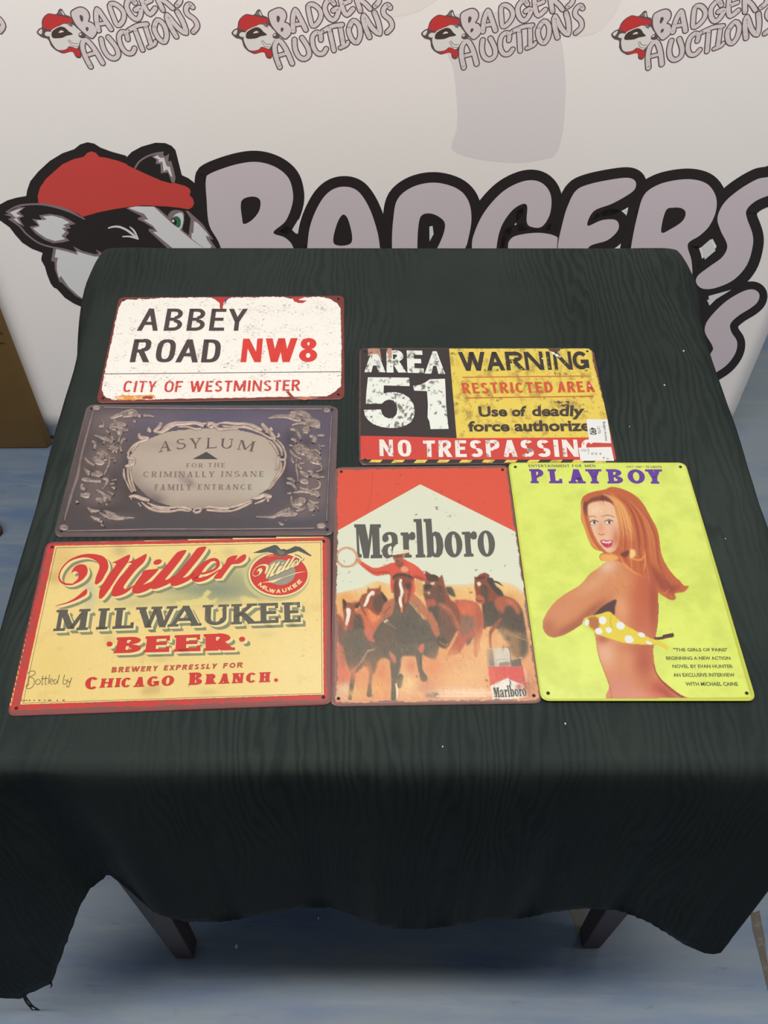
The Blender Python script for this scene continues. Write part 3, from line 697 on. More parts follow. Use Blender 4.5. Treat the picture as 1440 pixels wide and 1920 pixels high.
# dense columns: refine the perimeter 4x
fine = []
for k in range(len(PER)):
    a = PER[k]; b_ = PER[(k + 1) % len(PER)]; sb_ = b_[0] + (4 if k == len(PER) - 1 else 0)
    for j in range(3):
        t = j / 3; fine.append((a[0] + (sb_ - a[0]) * t, a[1] + (b_[1] - a[1]) * t, a[2] + (b_[2] - a[2]) * t))
NR = 26
for k, (s_, P, n_) in enumerate(fine):
    Hh = np.array([np.interp(s_, hs, hp[:, i]) for i in range(3)])
    top = np.array([P[0], P[1], ZT + .0012])
    rag = .0015 * math.sin(k * 2.3) + rnd.uniform(-.001, .001)
    for r in range(NR + 1):
        t = r / NR
        if r == 0: verts.append(tuple(top)); continue
        hz = t ** .62; z_ = top[2] + (Hh[2] - top[2] + rag) * t ** 1.12
        x_ = top[0] + (Hh[0] - top[0]) * hz; y_ = top[1] + (Hh[1] - top[1]) * hz
        bul = .004 * (1 - math.exp(-t * 30))
        fold = .0035 * math.sin(s_ * 41 + 1.3) * t + .002 * math.sin(s_ * 97) * t
        x_ += n_[0] * (bul + fold * (t < .97)); y_ += n_[1] * (bul + fold * (t < .97))
        verts.append((x_, y_, z_))
nc = len(fine)
for k in range(nc):
    a = k * (NR + 1); b_ = ((k + 1) % nc) * (NR + 1)
    for r in range(NR): faces.append((a + r, a + r + 1, b_ + r + 1, b_ + r))
# top: fan rings toward the middle
NT = 24; ring0 = [k * (NR + 1) for k in range(nc)]; prev = ring0
for j in range(1, NT):
    t = j / NT; cur = []
    for k, (s_, P, n_) in enumerate(fine):
        Q = P + (cen - P) * t; cur.append(len(verts))
        verts.append((Q[0], Q[1], ZT + .0012 + .0006 * min(1, t * 12)))
    for k in range(nc): k2 = (k + 1) % nc; faces.append((prev[k], prev[k2], cur[k2], cur[k]))
    prev = cur
cidx = len(verts); verts.append((cen[0], cen[1], ZT + .0018))
for k in range(nc): faces.append((prev[k], prev[(k + 1) % nc], cidx))
cl = mesh_obj('tablecloth', verts, faces, CLM, smooth=True)
props(cl, 'black watered-pattern cloth draped over the table with a ragged hanging hem', 'tablecloth')
sol = cl.modifiers.new('thick', 'SOLIDIFY'); sol.thickness = .0008; sol.offset = -1
# frayed threads at the left hanging corner
def tube(name, paths, r, mat, parent=None):
    V, Fc = [], []
    for path in paths:
        P = smooth(path, 5, False) if len(path) > 2 else np.array(path, float); b0 = len(V); n = len(P)
        for i in range(n):
            d = P[min(i + 1, n - 1)] - P[max(i - 1, 0)]; d /= np.linalg.norm(d) + 1e-9
            u = np.cross(d, (0, 1, .1)); u /= np.linalg.norm(u) + 1e-9; w = np.cross(d, u)
            rr = r * (1 - .7 * i / n)
            for a in range(5): V.append(tuple(P[i] + rr * (math.cos(a * 1.2566) * u + math.sin(a * 1.2566) * w)))
        for i in range(n - 1):
            for a in range(5): Fc.append((b0 + i * 5 + a, b0 + i * 5 + (a + 1) % 5, b0 + i * 5 + 5 + (a + 1) % 5, b0 + i * 5 + 5 + a))
    return mesh_obj(name, V, Fc, mat, parent)
th = [on_y(p, .288) for p in ([(44, 1864), (50, 1880), (58, 1890), (64, 1899)], [(46, 1866), (60, 1885), (72, 1893), (81, 1898)], [(43, 1866), (53, 1884), (66, 1890), (70, 1903)], [(95, 1842), (97, 1848), (94, 1852)])]
tube('frayed_thread', th, .0016, CLM, cl)

# ------------------------------------------------------------------ cardboard box at the left
m, nt, b = new_mat('brown_cardboard'); b.inputs['Roughness'].default_value = .55
g = N(nt, 'ShaderNodeTexCoord').outputs['Object']
nt.links.new(mix(nt, tuple(lin((136, 106, 54))), tuple(lin((108, 80, 38))), noise(nt, g, 5, 3, .6, (1, 1, 3))), b.inputs['Base Color'])
CARD = m
P0 = on_z([(88, 841)], 0)[0]; P1 = on_z([(103.5, 822)], 0)[0]
bx = empty('cardboard_box', (P0[0] - .2, P0[1] + .01, 0), 'tall flat brown cardboard box standing in front of the banner at the left edge', 'box')
dd = np.array([P1[0] - P0[0], P1[1] - P0[1]]); L = -.62
P2 = P0[:2] - bd[:2] * .62; P3 = P2 + np.array([0, .012])
P1b = np.array([P1[0], min(P1[1], BL0[1] - .012)])
hb = .98
base = [(P0[0], P0[1]), (P1b[0], P1b[1]), (P3[0], P3[1]), (P2[0], P2[1])]
v = [(x, y, .0) for x, y in base] + [(x, y, hb) for x, y in base]
o = mesh_obj('carton_body', v, [(0, 1, 2, 3), (4, 7, 6, 5), (0, 4, 5, 1), (1, 5, 6, 2), (2, 6, 7, 3), (3, 7, 4, 0)], CARD, bx); bm = o.modifiers.new('b', 'BEVEL'); bm.width = .004; bm.segments = 3
cs = Surf(lambda uv, h: on_plane(uv, (P0[0], P0[1] - .0008, 0), (-.004 / .62, -1, 0)), lambda V: V[:, [0, 2]], 1e-4)
pr = Part(cs); BKC = pmat((78, 60, 36), rough=.6)
for sg in ([(-3, 622), (4, 626)], [(-4, 643), (7, 644)], [(-12, 615), (-2, 618)]): pr.ribbon(sg, 2.2, BKC, 1, sm=0)
pr.build('printed_mark', bx, kind='stuff')

# ------------------------------------------------------------------ small things on the floor
def slab(name, px, z, hgt, mat, label, cat):
    P = on_z(px, z + hgt); n = len(P); V = [(p[0], p[1], z) for p in P] + [tuple(p) for p in P]
    Fc = [tuple(range(n))[::-1], tuple(range(n, 2 * n))] + [(i, (i + 1) % n, n + (i + 1) % n, n + i) for i in range(n)]
    return props(mesh_obj(name, V, Fc, mat), label, cat)
m, nt, b = new_mat('worn_brown_tape'); g = N(nt, 'ShaderNodeNewGeometry').outputs[0]; b.inputs['Roughness'].default_value = .6
nt.links.new(mix(nt, tuple(lin((86, 78, 68))), tuple(lin((120, 116, 106))), ramp(nt, noise(nt, g, 60, 4, .7), .5, .7)), b.inputs['Base Color'])
slab('floor_strip', [(1407, 1709), (1414, 1711), (1424, 1707), (1428, 1728), (1434, 1760), (1437, 1790), (1450, 1860), (1440, 1858), (1430, 1815), (1422, 1783), (1412, 1745)], 0, .0008, m, 'worn brown strip of tape stuck to the blue floor at the right', 'tape')
m2, nt, b = new_mat('grey_floor_patch'); b.inputs['Base Color'].default_value = (*lin((128, 126, 116)), 1); b.inputs['Roughness'].default_value = .6  # flat pale patch lying on the floor
slab('floor_strip', [(1040, 1655), (1075, 1655), (1102, 1697), (1090, 1735), (1083, 1752), (1075, 1725)], 0, .0006, m2, 'pale grey patch on the floor beside the right table leg', 'tape')
# lint specks
m, nt, b = new_mat('white_lint'); b.inputs['Base Color'].default_value = (*lin((225, 228, 232)), 1)
V, Fc = [], []
for (u, v_, z_, r_) in [(443, 1775, .002, .0028), (597, 1722, .002, .0015), (1246, 722, TH + .003, .0011), (1282, 658, TH + .003, .0012), (1060, 1357, TH + .003, .0009), (127, 1328, TH + .003, .0013), (1360, 1010, TH + .003, .0006), (830, 1400, TH + .003, .0007), (1180, 800, TH + .003, .0006), (254, 1329, TH + .003, .0009)]:
    c = on_z([(u, v_)], z_)[0]; b0 = len(V)
    for q_ in ((1, 0, 0), (0, 1.7, 0), (-1, .2, 0), (0, -1.4, 0), (0, 0, .9)): V.append(tuple(c + np.array(q_) * r_))
    Fc += [(b0, b0 + 1, b0 + 4), (b0 + 1, b0 + 2, b0 + 4), (b0 + 2, b0 + 3, b0 + 4), (b0 + 3, b0, b0 + 4), (b0 + 3, b0 + 2, b0 + 1, b0)]
props(mesh_obj('lint', V, Fc, m), 'tiny white specks of lint on the floor and black cloth', 'lint', kind='stuff')
# shoe toe at the left edge of the frame
mk, nt, b = new_mat('shoe_black'); b.inputs['Base Color'].default_value = (*lin((34, 34, 38)), 1); b.inputs['Roughness'].default_value = .5
mw, nt, b = new_mat('shoe_pale'); b.inputs['Base Color'].default_value = (*lin((150, 148, 146)), 1)
mr, nt, b = new_mat('shoe_red'); b.inputs['Base Color'].default_value = (*lin((92, 22, 34)), 1)
toe = on_z([(6, 1000)], .0)[0]
sh = empty('shoe', (toe[0] - .12, toe[1], 0), 'toe of a black shoe with dark red sole at the left frame edge', 'shoe')
def shoe_part(name, z0, z1, grow, mat):
    V, Fc = [], []; n = 22; lv = 6
    for j in range(lv + 1):
        t = j / lv; z_ = z0 + (z1 - z0) * t; sc = grow * (1 if name != 'upper' else math.cos(t * 1.25) ** .6)
        for i in range(n):
            a = 2 * math.pi * i / n; ca, sa_ = math.cos(a), math.sin(a)
            x_ = toe[0] - .13 + .13 * sc * (abs(ca) ** .8) * (1 if ca > 0 else -1); y_ = toe[1] + .043 * sc * sa_ * (1 - .12 * ca)
            V.append((x_, y_, z_))
    for j in range(lv):
        for i in range(n): Fc.append((j * n + i, j * n + (i + 1) % n, j * n + n + (i + 1) % n, j * n + n + i))
    Fc.append(tuple(range(n))[::-1]); Fc.append(tuple(range(lv * n, lv * n + n)))
    mesh_obj(name, V, Fc, mat, sh, smooth=True)
shoe_part('sole', 0, .012, 1.0, mr); shoe_part('foxing_strip', .012, .02, .99, mw); shoe_part('upper', .02, .075, .97, mk)

# ------------------------------------------------------------------ the six tin signs
ALB = 0.515
ZS = ZT + .0020
class Sign:
    def __init__(s, corners_px, label, base_mat, z=ZS, rad=.009, holes=True, lip=True):
        s.z = z; s.th = .0014
        s.c = on_z(corners_px, z + s.th)                       # TL TR BR BL
        s.ex = (s.c[1] + s.c[2] - s.c[0] - s.c[3]) / 2; s.W = np.linalg.norm(s.ex); s.ex /= s.W
        s.ey = (s.c[3] + s.c[2] - s.c[0] - s.c[1]) / 2; s.H = np.linalg.norm(s.ey); s.ey /= s.H
        s.o = s.c[0]
        def uvf(V): d = V - s.o; return np.stack([d @ s.ex, d @ s.ey], 1)
        s.S = Surf(lambda uv, h: on_z(uv, s.z + s.th + h), uvf, 5e-5)
        cen_ = s.c.mean(0)
        s.root = empty('tin_sign', (cen_[0], cen_[1], z), label, 'sign', None)
        # plate with rolled edge, rounded corners and four nail holes
        def ring(inset, zz, r):
            P = []
            for k in range(4):
                a, b_, p = s.c[k], s.c[(k + 1) % 4], s.c[(k - 1) % 4]
                d1 = (p - a) / np.linalg.norm(p - a); d2 = (b_ - a) / np.linalg.norm(b_ - a)
                a2 = a + (d1 + d2) * inset
                for q_ in range(7):
                    t = q_ / 6; P.append((1 - t) ** 2 * (a2 + d1 * r) + 2 * t * (1 - t) * a2 + t * t * (a2 + d2 * r))
            P = np.array(P); P[:, 2] = zz; return P
        s.ring = ring
        hc = []
        for k in range(4):
            a, b_, p = s.c[k], s.c[(k + 1) % 4], s.c[(k - 1) % 4]
            d1 = (p - a) / np.linalg.norm(p - a); d2 = (b_ - a) / np.linalg.norm(b_ - a)
            c0 = a + (d1 + d2) * .0072; hc.append(c0)
        s.hc = np.array(hc)
        top = z + s.th
        R = [ring(0, z, rad), ring(-.0004, z + s.th * .5, rad), ring(.0004, z + s.th * .9, rad), ring(.0016, top, rad * .85)]
        V = np.concatenate(R); n = 28; Fc = []
        for j in range(3):
            for i in range(n): Fc.append((j * n + i, j * n + (i + 1) % n, (j + 1) * n + (i + 1) % n, (j + 1) * n + i))
        Fc.append(tuple(range(n))[::-1])
        hr = [np.array([c0 + .0017 * np.array([math.cos(a), math.sin(a), 0]) for a in np.linspace(0, 2 * math.pi, 10, endpoint=False)]) for c0 in hc]
        loops = [R[3]] + hr
        tr = tessellate_polygon([[Vector((p[0], p[1], 0)) for p in l] for l in loops])
        base = 3 * n
        V = np.concatenate([V] + hr)
        idx = list(range(base, base + n)) + list(range(4 * n, 4 * n + 40))
        for t in tr: Fc.append(tuple(idx[q_] for q_ in t))
        # hole walls
        b1 = len(V); hb_ = np.concatenate(hr).copy(); hb_[:, 2] = z; V = np.concatenate([V, hb_])
        for h in range(4):
            for i in range(10): a = 4 * n + h * 10 + i; a2 = 4 * n + h * 10 + (i + 1) % 10; Fc.append((a, a2, b1 + h * 10 + (i + 1) % 10, b1 + h * 10 + i))
        for p in s.c: pass
        s.plate = mesh_obj('plate', V, Fc, base_mat, s.root, uv=uvf(V))
    def hole_marks(s, lay=13):
        g = Part(s.S); hm = pmat((22, 18, 18), rough=.7)
        # flat dark discs over the print, painting in the shaded nail holes
        for c0 in s.hc:
            V = np.array([c0 + np.array([.0017 * math.cos(a), .0017 * math.sin(a), 0]) for a in np.linspace(0, 2 * math.pi, 12, endpoint=False)])
            V[:, 2] = s.z + s.th + lay * s.S.layer
            g.v.append(V); g.f.append([g.n + i for i in range(12)]); g.mi.append(g._m(hm)); g.n += 12
        g.build('painted_nail_hole', s.root, kind='stuff')
    def inside(s, m, r=.007):
        def f(uv):
            x, y = uv[..., 0], uv[..., 1]
            ok = (x > m) & (x < s.W - m) & (y > m) & (y < s.H - m)
            dx = np.maximum(np.maximum(m + r - x, x - (s.W - m - r)), 0); dy = np.maximum(np.maximum(m + r - y, y - (s.H - m - r)), 0)
            return ok & (dx * dx + dy * dy < r * r)
        return f
    def field(s, name, mat, layer, m=.0018):                    # full printed ground as one rounded sheet
        R = s.ring(m, s.z + s.th + layer * s.S.layer, .008)
        tr = tessellate_polygon([[Vector((p[0], p[1], 0)) for p in R]])
        return mesh_obj(name, R, tr, mat, s.root, uv=s.S.uvf(R))

# ================= 1. white street name sign
RUST = (128, 52, 46)
s1 = Sign([(223.2, 557), (644.6, 554), (645.7, 747.5), (180, 754.6)], 'white street name sign with black and red capitals and a rusty red-brown rim', pmat(RUST, rough=.4, mottle=(40, (96, 40, 38), .5)))
specA = ('spots', 260, .568, .06, (150, 122, 114), .8, (1, 1.6, 1))
w1 = (specA, ('spots', 120, .61, .04, (176, 110, 96), .6, (1, 1.5, 1)), ('edge', .0022, .006, RUST, s1.W, s1.H))
WH1 = pmat((255, 253, 247), w1, rough=.32, spec=.35)
g = Part(s1.S)
def jag(pts, amp, step=3.2, seed=3):                       # ragged torn-looking outline
    r = random.Random(seed); P = np.array(pts, float); out = []
    for i in range(len(P)):
        a, b_ = P[i], P[(i + 1) % len(P)]; L = np.hypot(*(b_ - a)); n = max(1, int(L / step)); nr = np.array([-(b_ - a)[1], (b_ - a)[0]]) / max(L, 1e-6)
        for k in range(n): out.append(a + (b_ - a) * k / n + nr * r.uniform(-amp, amp))
    return np.array(out)
outl = [(229, 566), (240, 561), (252, 563), (262, 560), (276, 561), (300, 558.5), (396, 557.5), (404, 561), (411, 567), (414, 580), (417, 581), (419, 568), (424, 561), (432, 558), (530, 556.5), (545, 560), (560, 558), (600, 556.5), (618, 560), (628, 566), (638, 576), (640.5, 600), (640.5, 700), (639, 724), (628, 734), (612, 744), (560, 746.5), (480, 748.5), (300, 752), (240, 751.5), (210, 749), (196, 743), (190, 730), (196, 700), (203, 668), (211, 632), (217, 600), (223, 577)]
g.poly(jag(outl, .9), WH1, 1)
ORG = pmat((236, 160, 70), (('spots', 260, .52, .05, (250, 236, 210), .9, (.5, 1, 1)),), rough=.4); RR = pmat((176, 52, 40), rough=.4)
g.poly(jag([(212, 744), (232, 741), (262, 741), (288, 740), (292, 747), (250, 750), (222, 750)], 1.0), ORG, 2)
g.poly(jag([(266, 745), (276, 742), (286, 744), (286, 748), (268, 748)], .8), RR, 3)
g.poly(jag([(395, 557.5), (431, 557.5), (421, 563), (418, 571), (417, 585), (414, 584), (413, 570), (405, 562)], .4), pmat((196, 44, 40), rough=.4), 2)
g.poly([(421, 562), (430, 557.5), (424, 565), (421, 572)], pmat((92, 66, 120), rough=.4), 3)
g.poly(jag([(548, 557), (572, 556.5), (560, 562), (576, 564), (566, 569), (552, 566)], .7), pmat((190, 60, 58), (specA,), rough=.4), 2)
g.poly([(536, 734), (541, 733), (551, 744), (547, 748)], pmat((160, 62, 50), rough=.4), 8)
g.poly(jag([(548, 746), (580, 744), (600, 746), (570, 750)], .6), pmat((206, 130, 104), rough=.4), 3)
g.ribbon([(197, 701), (638, 697)], 1.3, pmat((96, 88, 84), rough=.4), 4, sm=0)
g.build('printed_ground', s1.root)
g = Part(s1.S)
BR1 = pmat((74, 60, 62), (('spots', 260, .66, .03, (210, 200, 196), .7, (1, 1, 1)),), rough=.35)
RD1 = pmat((226, 58, 50), (('spots', 260, .66, .03, (240, 220, 214), .7, (1, 1, 1)),), rough=.35)
RD2 = pmat((216, 66, 60), (('spots', 240, .57, .05, (244, 220, 214), .8, (1, 1, 1)),), rough=.35)
word(g, 'ABBEY', [(265, 578.5), (464.5, 579), (460, 620), (256.5, 620)], BR1, 6, t=.18, th=.14, spans=[(0, .19), (.243, .405), (.452, .615), (.66, .80), (.825, 1)], aspect=4.2)
word(g, 'ROAD', [(252, 636), (416, 636.5), (411, 679.5), (243, 679)], BR1, 6, t=.19, th=.14, spans=[(0, .215), (.275, .49), (.51, .76), (.795, 1)], aspect=3.1, sq=2.8)
g.build('street_name', s1.root); g = Part(s1.S)
word(g, 'NW8', [(456, 635), (595.5, 633.5), (594.5, 678.5), (451, 679)], RD1, 6, t=.24, th=.17, thin=.24, spans=[(0, .27), (.31, .735), (.765, 1)], aspect=2.7)
g.build('district_number', s1.root); g = Part(s1.S)
word(g, 'CITY', [(234, 714), (295, 714.5), (291, 735), (229.5, 735)], RD2, 6, t=.17, th=.14, sq=2.6, aspect=2.5)
word(g, 'OF', [(310, 714.3), (343.5, 714.4), (340, 735), (307, 735)], RD2, 6, t=.18, th=.14, sq=2.6, aspect=1.35)
word(g, 'WESTMINSTER', [(357, 714.5), (563.5, 712), (562.5, 732.5), (354, 735)], RD2, 6, t=.19, th=.15, gap=.17, aspect=8.6)
g.build('city_name', s1.root)
s1.hole_marks()

# ================= 2. dark embossed-look sign
s2 = Sign([(163, 758), (633.8, 761), (625.9, 1003), (100, 1006)], 'dark grey-violet ornamental entrance sign with a pale oval panel and scrolled relief border', pmat((104, 88, 90), rough=.3, mottle=(30, (84, 72, 76), .5)), rad=.011)
cv = Canvas(98, 754, 640, 1010, 2.0, (88, 77, 79), 1.0)
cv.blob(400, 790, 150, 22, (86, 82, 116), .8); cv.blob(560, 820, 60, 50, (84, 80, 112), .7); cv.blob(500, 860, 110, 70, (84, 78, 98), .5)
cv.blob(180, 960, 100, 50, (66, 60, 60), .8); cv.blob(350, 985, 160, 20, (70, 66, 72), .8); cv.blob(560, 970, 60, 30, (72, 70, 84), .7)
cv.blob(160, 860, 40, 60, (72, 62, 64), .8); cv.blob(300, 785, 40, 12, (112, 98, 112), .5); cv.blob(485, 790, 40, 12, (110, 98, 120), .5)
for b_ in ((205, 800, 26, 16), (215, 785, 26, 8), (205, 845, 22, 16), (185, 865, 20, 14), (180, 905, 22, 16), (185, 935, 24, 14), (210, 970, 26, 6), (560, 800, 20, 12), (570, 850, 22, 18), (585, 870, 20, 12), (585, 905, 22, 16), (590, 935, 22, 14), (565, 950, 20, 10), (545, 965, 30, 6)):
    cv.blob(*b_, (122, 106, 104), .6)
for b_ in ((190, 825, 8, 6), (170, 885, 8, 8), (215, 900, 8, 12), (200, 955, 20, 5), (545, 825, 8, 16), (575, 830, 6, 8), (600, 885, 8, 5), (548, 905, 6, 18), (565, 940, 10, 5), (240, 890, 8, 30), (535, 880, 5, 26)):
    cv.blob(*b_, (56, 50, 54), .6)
cv.grain(1.6)
W2 = (('spots', 60, .60, .1, (120, 108, 116), .35, (1, 1, 1)),)
VC2 = pmat((2, 2, 2), W2, rough=.30, vcol=True, spec=.4)
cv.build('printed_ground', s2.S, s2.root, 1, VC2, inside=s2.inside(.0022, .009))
g = Part(s2.S)
PANL = T(160, 530, 2.769)
oval = PANL([(360, 800), (430, 775), (520, 765), (640, 757), (760, 762), (860, 780), (930, 805), (980, 840), (1010, 900), (1015, 960), (990, 1010), (960, 1060), (900, 1100), (850, 1130), (780, 1155), (700, 1168), (600, 1172), (500, 1168), (410, 1150), (340, 1120), (290, 1080), (250, 1030), (225, 980), (228, 910), (260, 860), (300, 825)])
co = Canvas(220, 800, 545, 965, 1.6, (178, 162, 148), 0.0)
co.fill(oval, (182, 168, 155), soft=1.2)
co.blob(380, 860, 70, 30, (190, 176, 164), .6); co.blob(500, 905, 35, 22, (186, 184, 168), .7); co.blob(262, 930, 20, 14, (110, 98, 100), .75); co.blob(290, 940, 14, 9, (92, 80, 84), .75); co.blob(250, 905, 12, 20, (140, 124, 118), .6)
co.blob(390, 950, 90, 10, (150, 134, 122), .6); co.blob(345, 898, 12, 6, (134, 124, 120), .5, 40); co.blob(358, 905, 7, 4, (120, 112, 110), .5, 40); co.blob(300, 835, 40, 8, (166, 150, 138), .6); co.blob(530, 870, 8, 20, (140, 128, 130), .6)
co.grain(1.5, 4)
co.build('oval_panel', s2.S, s2.root, 3, pmat((3, 3, 3), (), rough=.42, vcol=True, spec=.3), thr=.5)
# raised scrollwork: half-round bands of real relief
REL = pmat((206, 186, 172), rough=.26, metal=.12, mottle=(90, (150, 130, 124), .7)); REL2 = pmat((176, 158, 150), rough=.27, metal=.12, mottle=(140, (100, 88, 88), .95))
class Relief:
    def __init__(s, surf, wk=1.25): s.s = surf; s.V = []; s.F = []; s.n = 0; s.wk = wk
    def band(s, pts, h=.0016, sm=4, z=3):
        P = np.asarray(pts, float)
        if sm: P = smooth(P, sm, False)
        C = P[:, :2]; W = np.maximum(np.abs(P[:, 2]) / 2, .25); d = np.gradient(C, axis=0); L = np.hypot(d[:, 0], d[:, 1]); L[L == 0] = 1; d /= L[:, None]; nn = np.stack([-d[:, 1], d[:, 0]], 1); W = W * s.wk
        n = len(C); b0 = s.n; K = 5
        for k in range(K):
            a = math.pi * k / (K - 1); q_ = C + nn * (W * math.cos(a))[:, None]
            V = s.s.proj(q_, z * s.s.layer); V[:, 2] += h * math.sin(a) * np.minimum(1, W / 2.0)
            s.V.append(V)
        for k in range(K - 1):
            for i in range(n - 1): s.F.append((b0 + k * n + i, b0 + k * n + i + 1, b0 + (k + 1) * n + i + 1, b0 + (k + 1) * n + i))
        s.n += K * n
    def dome(s, cx, cy, rx, ry, rot=0, h=.0014):
        n, K = 14, 3; b0 = s.n
        for k in range(K):
            f = math.cos(k * .5); V = s.s.proj(ell(cx, cy, rx * f, ry * f, rot, n), 3 * s.s.layer); V[:, 2] += h * math.sin(k * .5 * 1.1); s.V.append(V)
        V = s.s.proj(np.array([[cx, cy]]), 3 * s.s.layer); V[:, 2] += h; s.V.append(V)
        for k in range(K - 1):
            for i in range(n): s.F.append((b0 + k * n + i, b0 + k * n + (i + 1) % n, b0 + (k + 1) * n + (i + 1) % n, b0 + (k + 1) * n + i))
        for i in range(n): s.F.append((b0 + (K - 1) * n + i, b0 + (K - 1) * n + (i + 1) % n, b0 + K * n))
        s.n += K * n + 1
    def build(s, name, parent, mat): 
        V = np.concatenate(s.V); return mesh_obj(name, V, s.F, mat, parent, smooth=True, uv=s.s.uvf(V))
# inner border line
r = Relief(s2.S)
A1, A2, A3, A4 = T(90, 750, 7.2), T(220, 770, 6.857), T(380, 770, 8), T(460, 750, 7.384)
r.band(A1([(760, 100, 14), (1100, 108, 14), (1440, 112, 16)])); r.band([(290, 765.5, 2.2), (450, 767, 2.2), (605, 767.3, 2.2)], sm=0)
r.band(A1([(610, 170, 26), (560, 340, 34), (500, 560, 34), (440, 800, 38), (400, 1020, 46), (340, 1200, 44), (290, 1370, 40), (240, 1560, 26), (225, 1640, 14)]))
r.band(A1([(250, 1770, 12), (600, 1765, 16), (1440, 1745, 16)])); r.band([(290, 992.5, 2.2), (450, 992.7, 2.4), (590, 991, 2.2)], sm=0)
r.band(A4([(1195, 230, 26), (1180, 500, 28), (1165, 800, 26), (1150, 1100, 26), (1135, 1450, 26), (1125, 1690, 22)]))
r.build('relief_border', s2.root, pmat((150, 134, 132), rough=.28, metal=.35, mottle=(60, (112, 100, 104), .7)))
r = Relief(s2.S)   # corner bosses
for p, q_ in ((A1([(650, 105)])[0], (8, 5)), (A1([(215, 1725)])[0], (9, 6)), (A4([(1130, 140)])[0], (7, 5)), (A4([(1050, 1745)])[0], (9, 6))): r.dome(p[0], p[1], q_[0], q_[1])
r.build('corner_boss', s2.root, REL2)['kind'] = 'stuff'
r = Relief(s2.S, 1.55)   # oval frame
E2 = [[(470, 265, 20), (560, 280, 26), (640, 215, 50), (740, 170, 40), (880, 165, 36), (1000, 160, 30), (1080, 180, 34), (1120, 205, 26)],
      [(780, 210, 14), (900, 212, 16), (1000, 240, 22), (1080, 235, 18)], [(1160, 190, 22), (1210, 170, 20), (1240, 200, 20), (1190, 230, 18)], [(1270, 170, 16), (1260, 215, 22), (1330, 240, 22), (1440, 230, 18)],
      [(560, 160, 34), (540, 210, 34), (470, 270, 22)], [(420, 235, 40), (400, 255, 30), (440, 275, 16)], [(285, 300, 20), (290, 345, 34), (400, 360, 28), (330, 390, 26), (230, 440, 22), (160, 510, 22), (130, 570, 20)],
      [(300, 400, 18), (230, 480, 18), (180, 540, 18)], [(150, 550, 14), (140, 610, 24), (210, 620, 28), (215, 680, 24), (140, 710, 30), (100, 720, 14)],
      [(85, 750, 14), (85, 830, 24), (110, 910, 12)], [(135, 745, 20), (140, 850, 22), (170, 960, 22), (215, 1050, 20)], [(170, 740, 18), (180, 860, 20), (205, 960, 18), (240, 1050, 14)], [(110, 900, 12), (150, 990, 18), (200, 1060, 14)],
      [(150, 1110, 14), (230, 1100, 30), (330, 1135, 34), (420, 1160, 24)], [(180, 1110, 20), (175, 1150, 8)], [(270, 1190, 14), (310, 1240, 12)],
      [(310, 1180, 12), (400, 1250, 24), (520, 1295, 22), (680, 1300, 20), (800, 1280, 18), (880, 1290, 16), (930, 1300, 10)], [(390, 1190, 12), (500, 1235, 24), (640, 1252, 20), (800, 1245, 20), (900, 1255, 28), (960, 1290, 20)], [(440, 1245, 12), (560, 1270, 16), (680, 1275, 14)],
      [(970, 1290, 16), (1010, 1315, 22), (1060, 1300, 22), (1080, 1270, 14), (1020, 1260, 14), (975, 1290, 14)], [(1130, 1250, 12), (1200, 1240, 20), (1320, 1265, 20), (1440, 1260, 18)], [(1150, 1285, 10), (1300, 1300, 16), (1440, 1300, 14)]]
for e in E2: r.band(A2(e))
E3 = [[(0, 200, 22), (60, 195, 18)], [(70, 190, 20), (150, 190, 26), (175, 230, 20), (100, 250, 18), (60, 220, 12)], [(240, 200, 20), (200, 250, 30), (260, 290, 24), (400, 280, 22), (540, 275, 14)],
      [(240, 195, 16), (350, 185, 26), (500, 200, 30), (640, 200, 26), (750, 225, 34), (840, 270, 34), (900, 300, 20)], [(300, 235, 18), (500, 250, 20), (640, 255, 22), (760, 290, 26), (880, 340, 24), (1000, 410, 24), (1100, 430, 24)], [(600, 230, 14), (720, 260, 14), (860, 330, 14)],
      [(890, 200, 30), (930, 250, 44), (970, 300, 40), (960, 350, 30)], [(1040, 270, 40), (1010, 300, 34), (1050, 370, 40), (1100, 430, 24)], [(1130, 345, 16), (1150, 380, 24), (1110, 400, 18)],
      [(1000, 460, 26), (1060, 520, 34), (1110, 600, 30), (1140, 680, 22)], [(1060, 450, 18), (1130, 520, 26), (1180, 600, 26), (1190, 690, 20)], [(1110, 440, 16), (1190, 520, 24), (1235, 620, 24), (1245, 700, 24), (1220, 740, 20), (1150, 735, 20)], [(1130, 720, 22), (1130, 800, 34), (1120, 870, 26), (1090, 880, 20)],
      [(1240, 740, 18), (1225, 850, 24), (1180, 950, 22), (1120, 1030, 16), (1040, 1140, 14), (990, 1190, 10)], [(1180, 790, 16), (1170, 900, 30), (1100, 1010, 18), (1040, 1100, 14), (980, 1180, 12)], [(1110, 920, 14), (1080, 1000, 14), (1020, 1100, 12)],
      [(740, 1320, 24), (840, 1300, 44), (920, 1270, 40), (1010, 1290, 40), (1040, 1300, 24)], [(940, 1280, 24), (980, 1340, 34), (975, 1380, 14)], [(780, 1400, 12), (880, 1365, 22), (940, 1330, 16)],
      [(60, 1440, 14), (200, 1460, 20), (380, 1460, 18), (520, 1430, 26), (640, 1390, 22), (740, 1350, 14)], [(60, 1490, 14), (200, 1500, 18), (380, 1515, 20), (500, 1490, 20), (640, 1430, 22), (740, 1380, 12)], [(340, 1500, 14), (400, 1510, 18)]]
for e in E3: r.band(A3(e))
r.build('oval_frame', s2.root, REL)
r = Relief(s2.S, 2.0)   # flowers and fruit, left
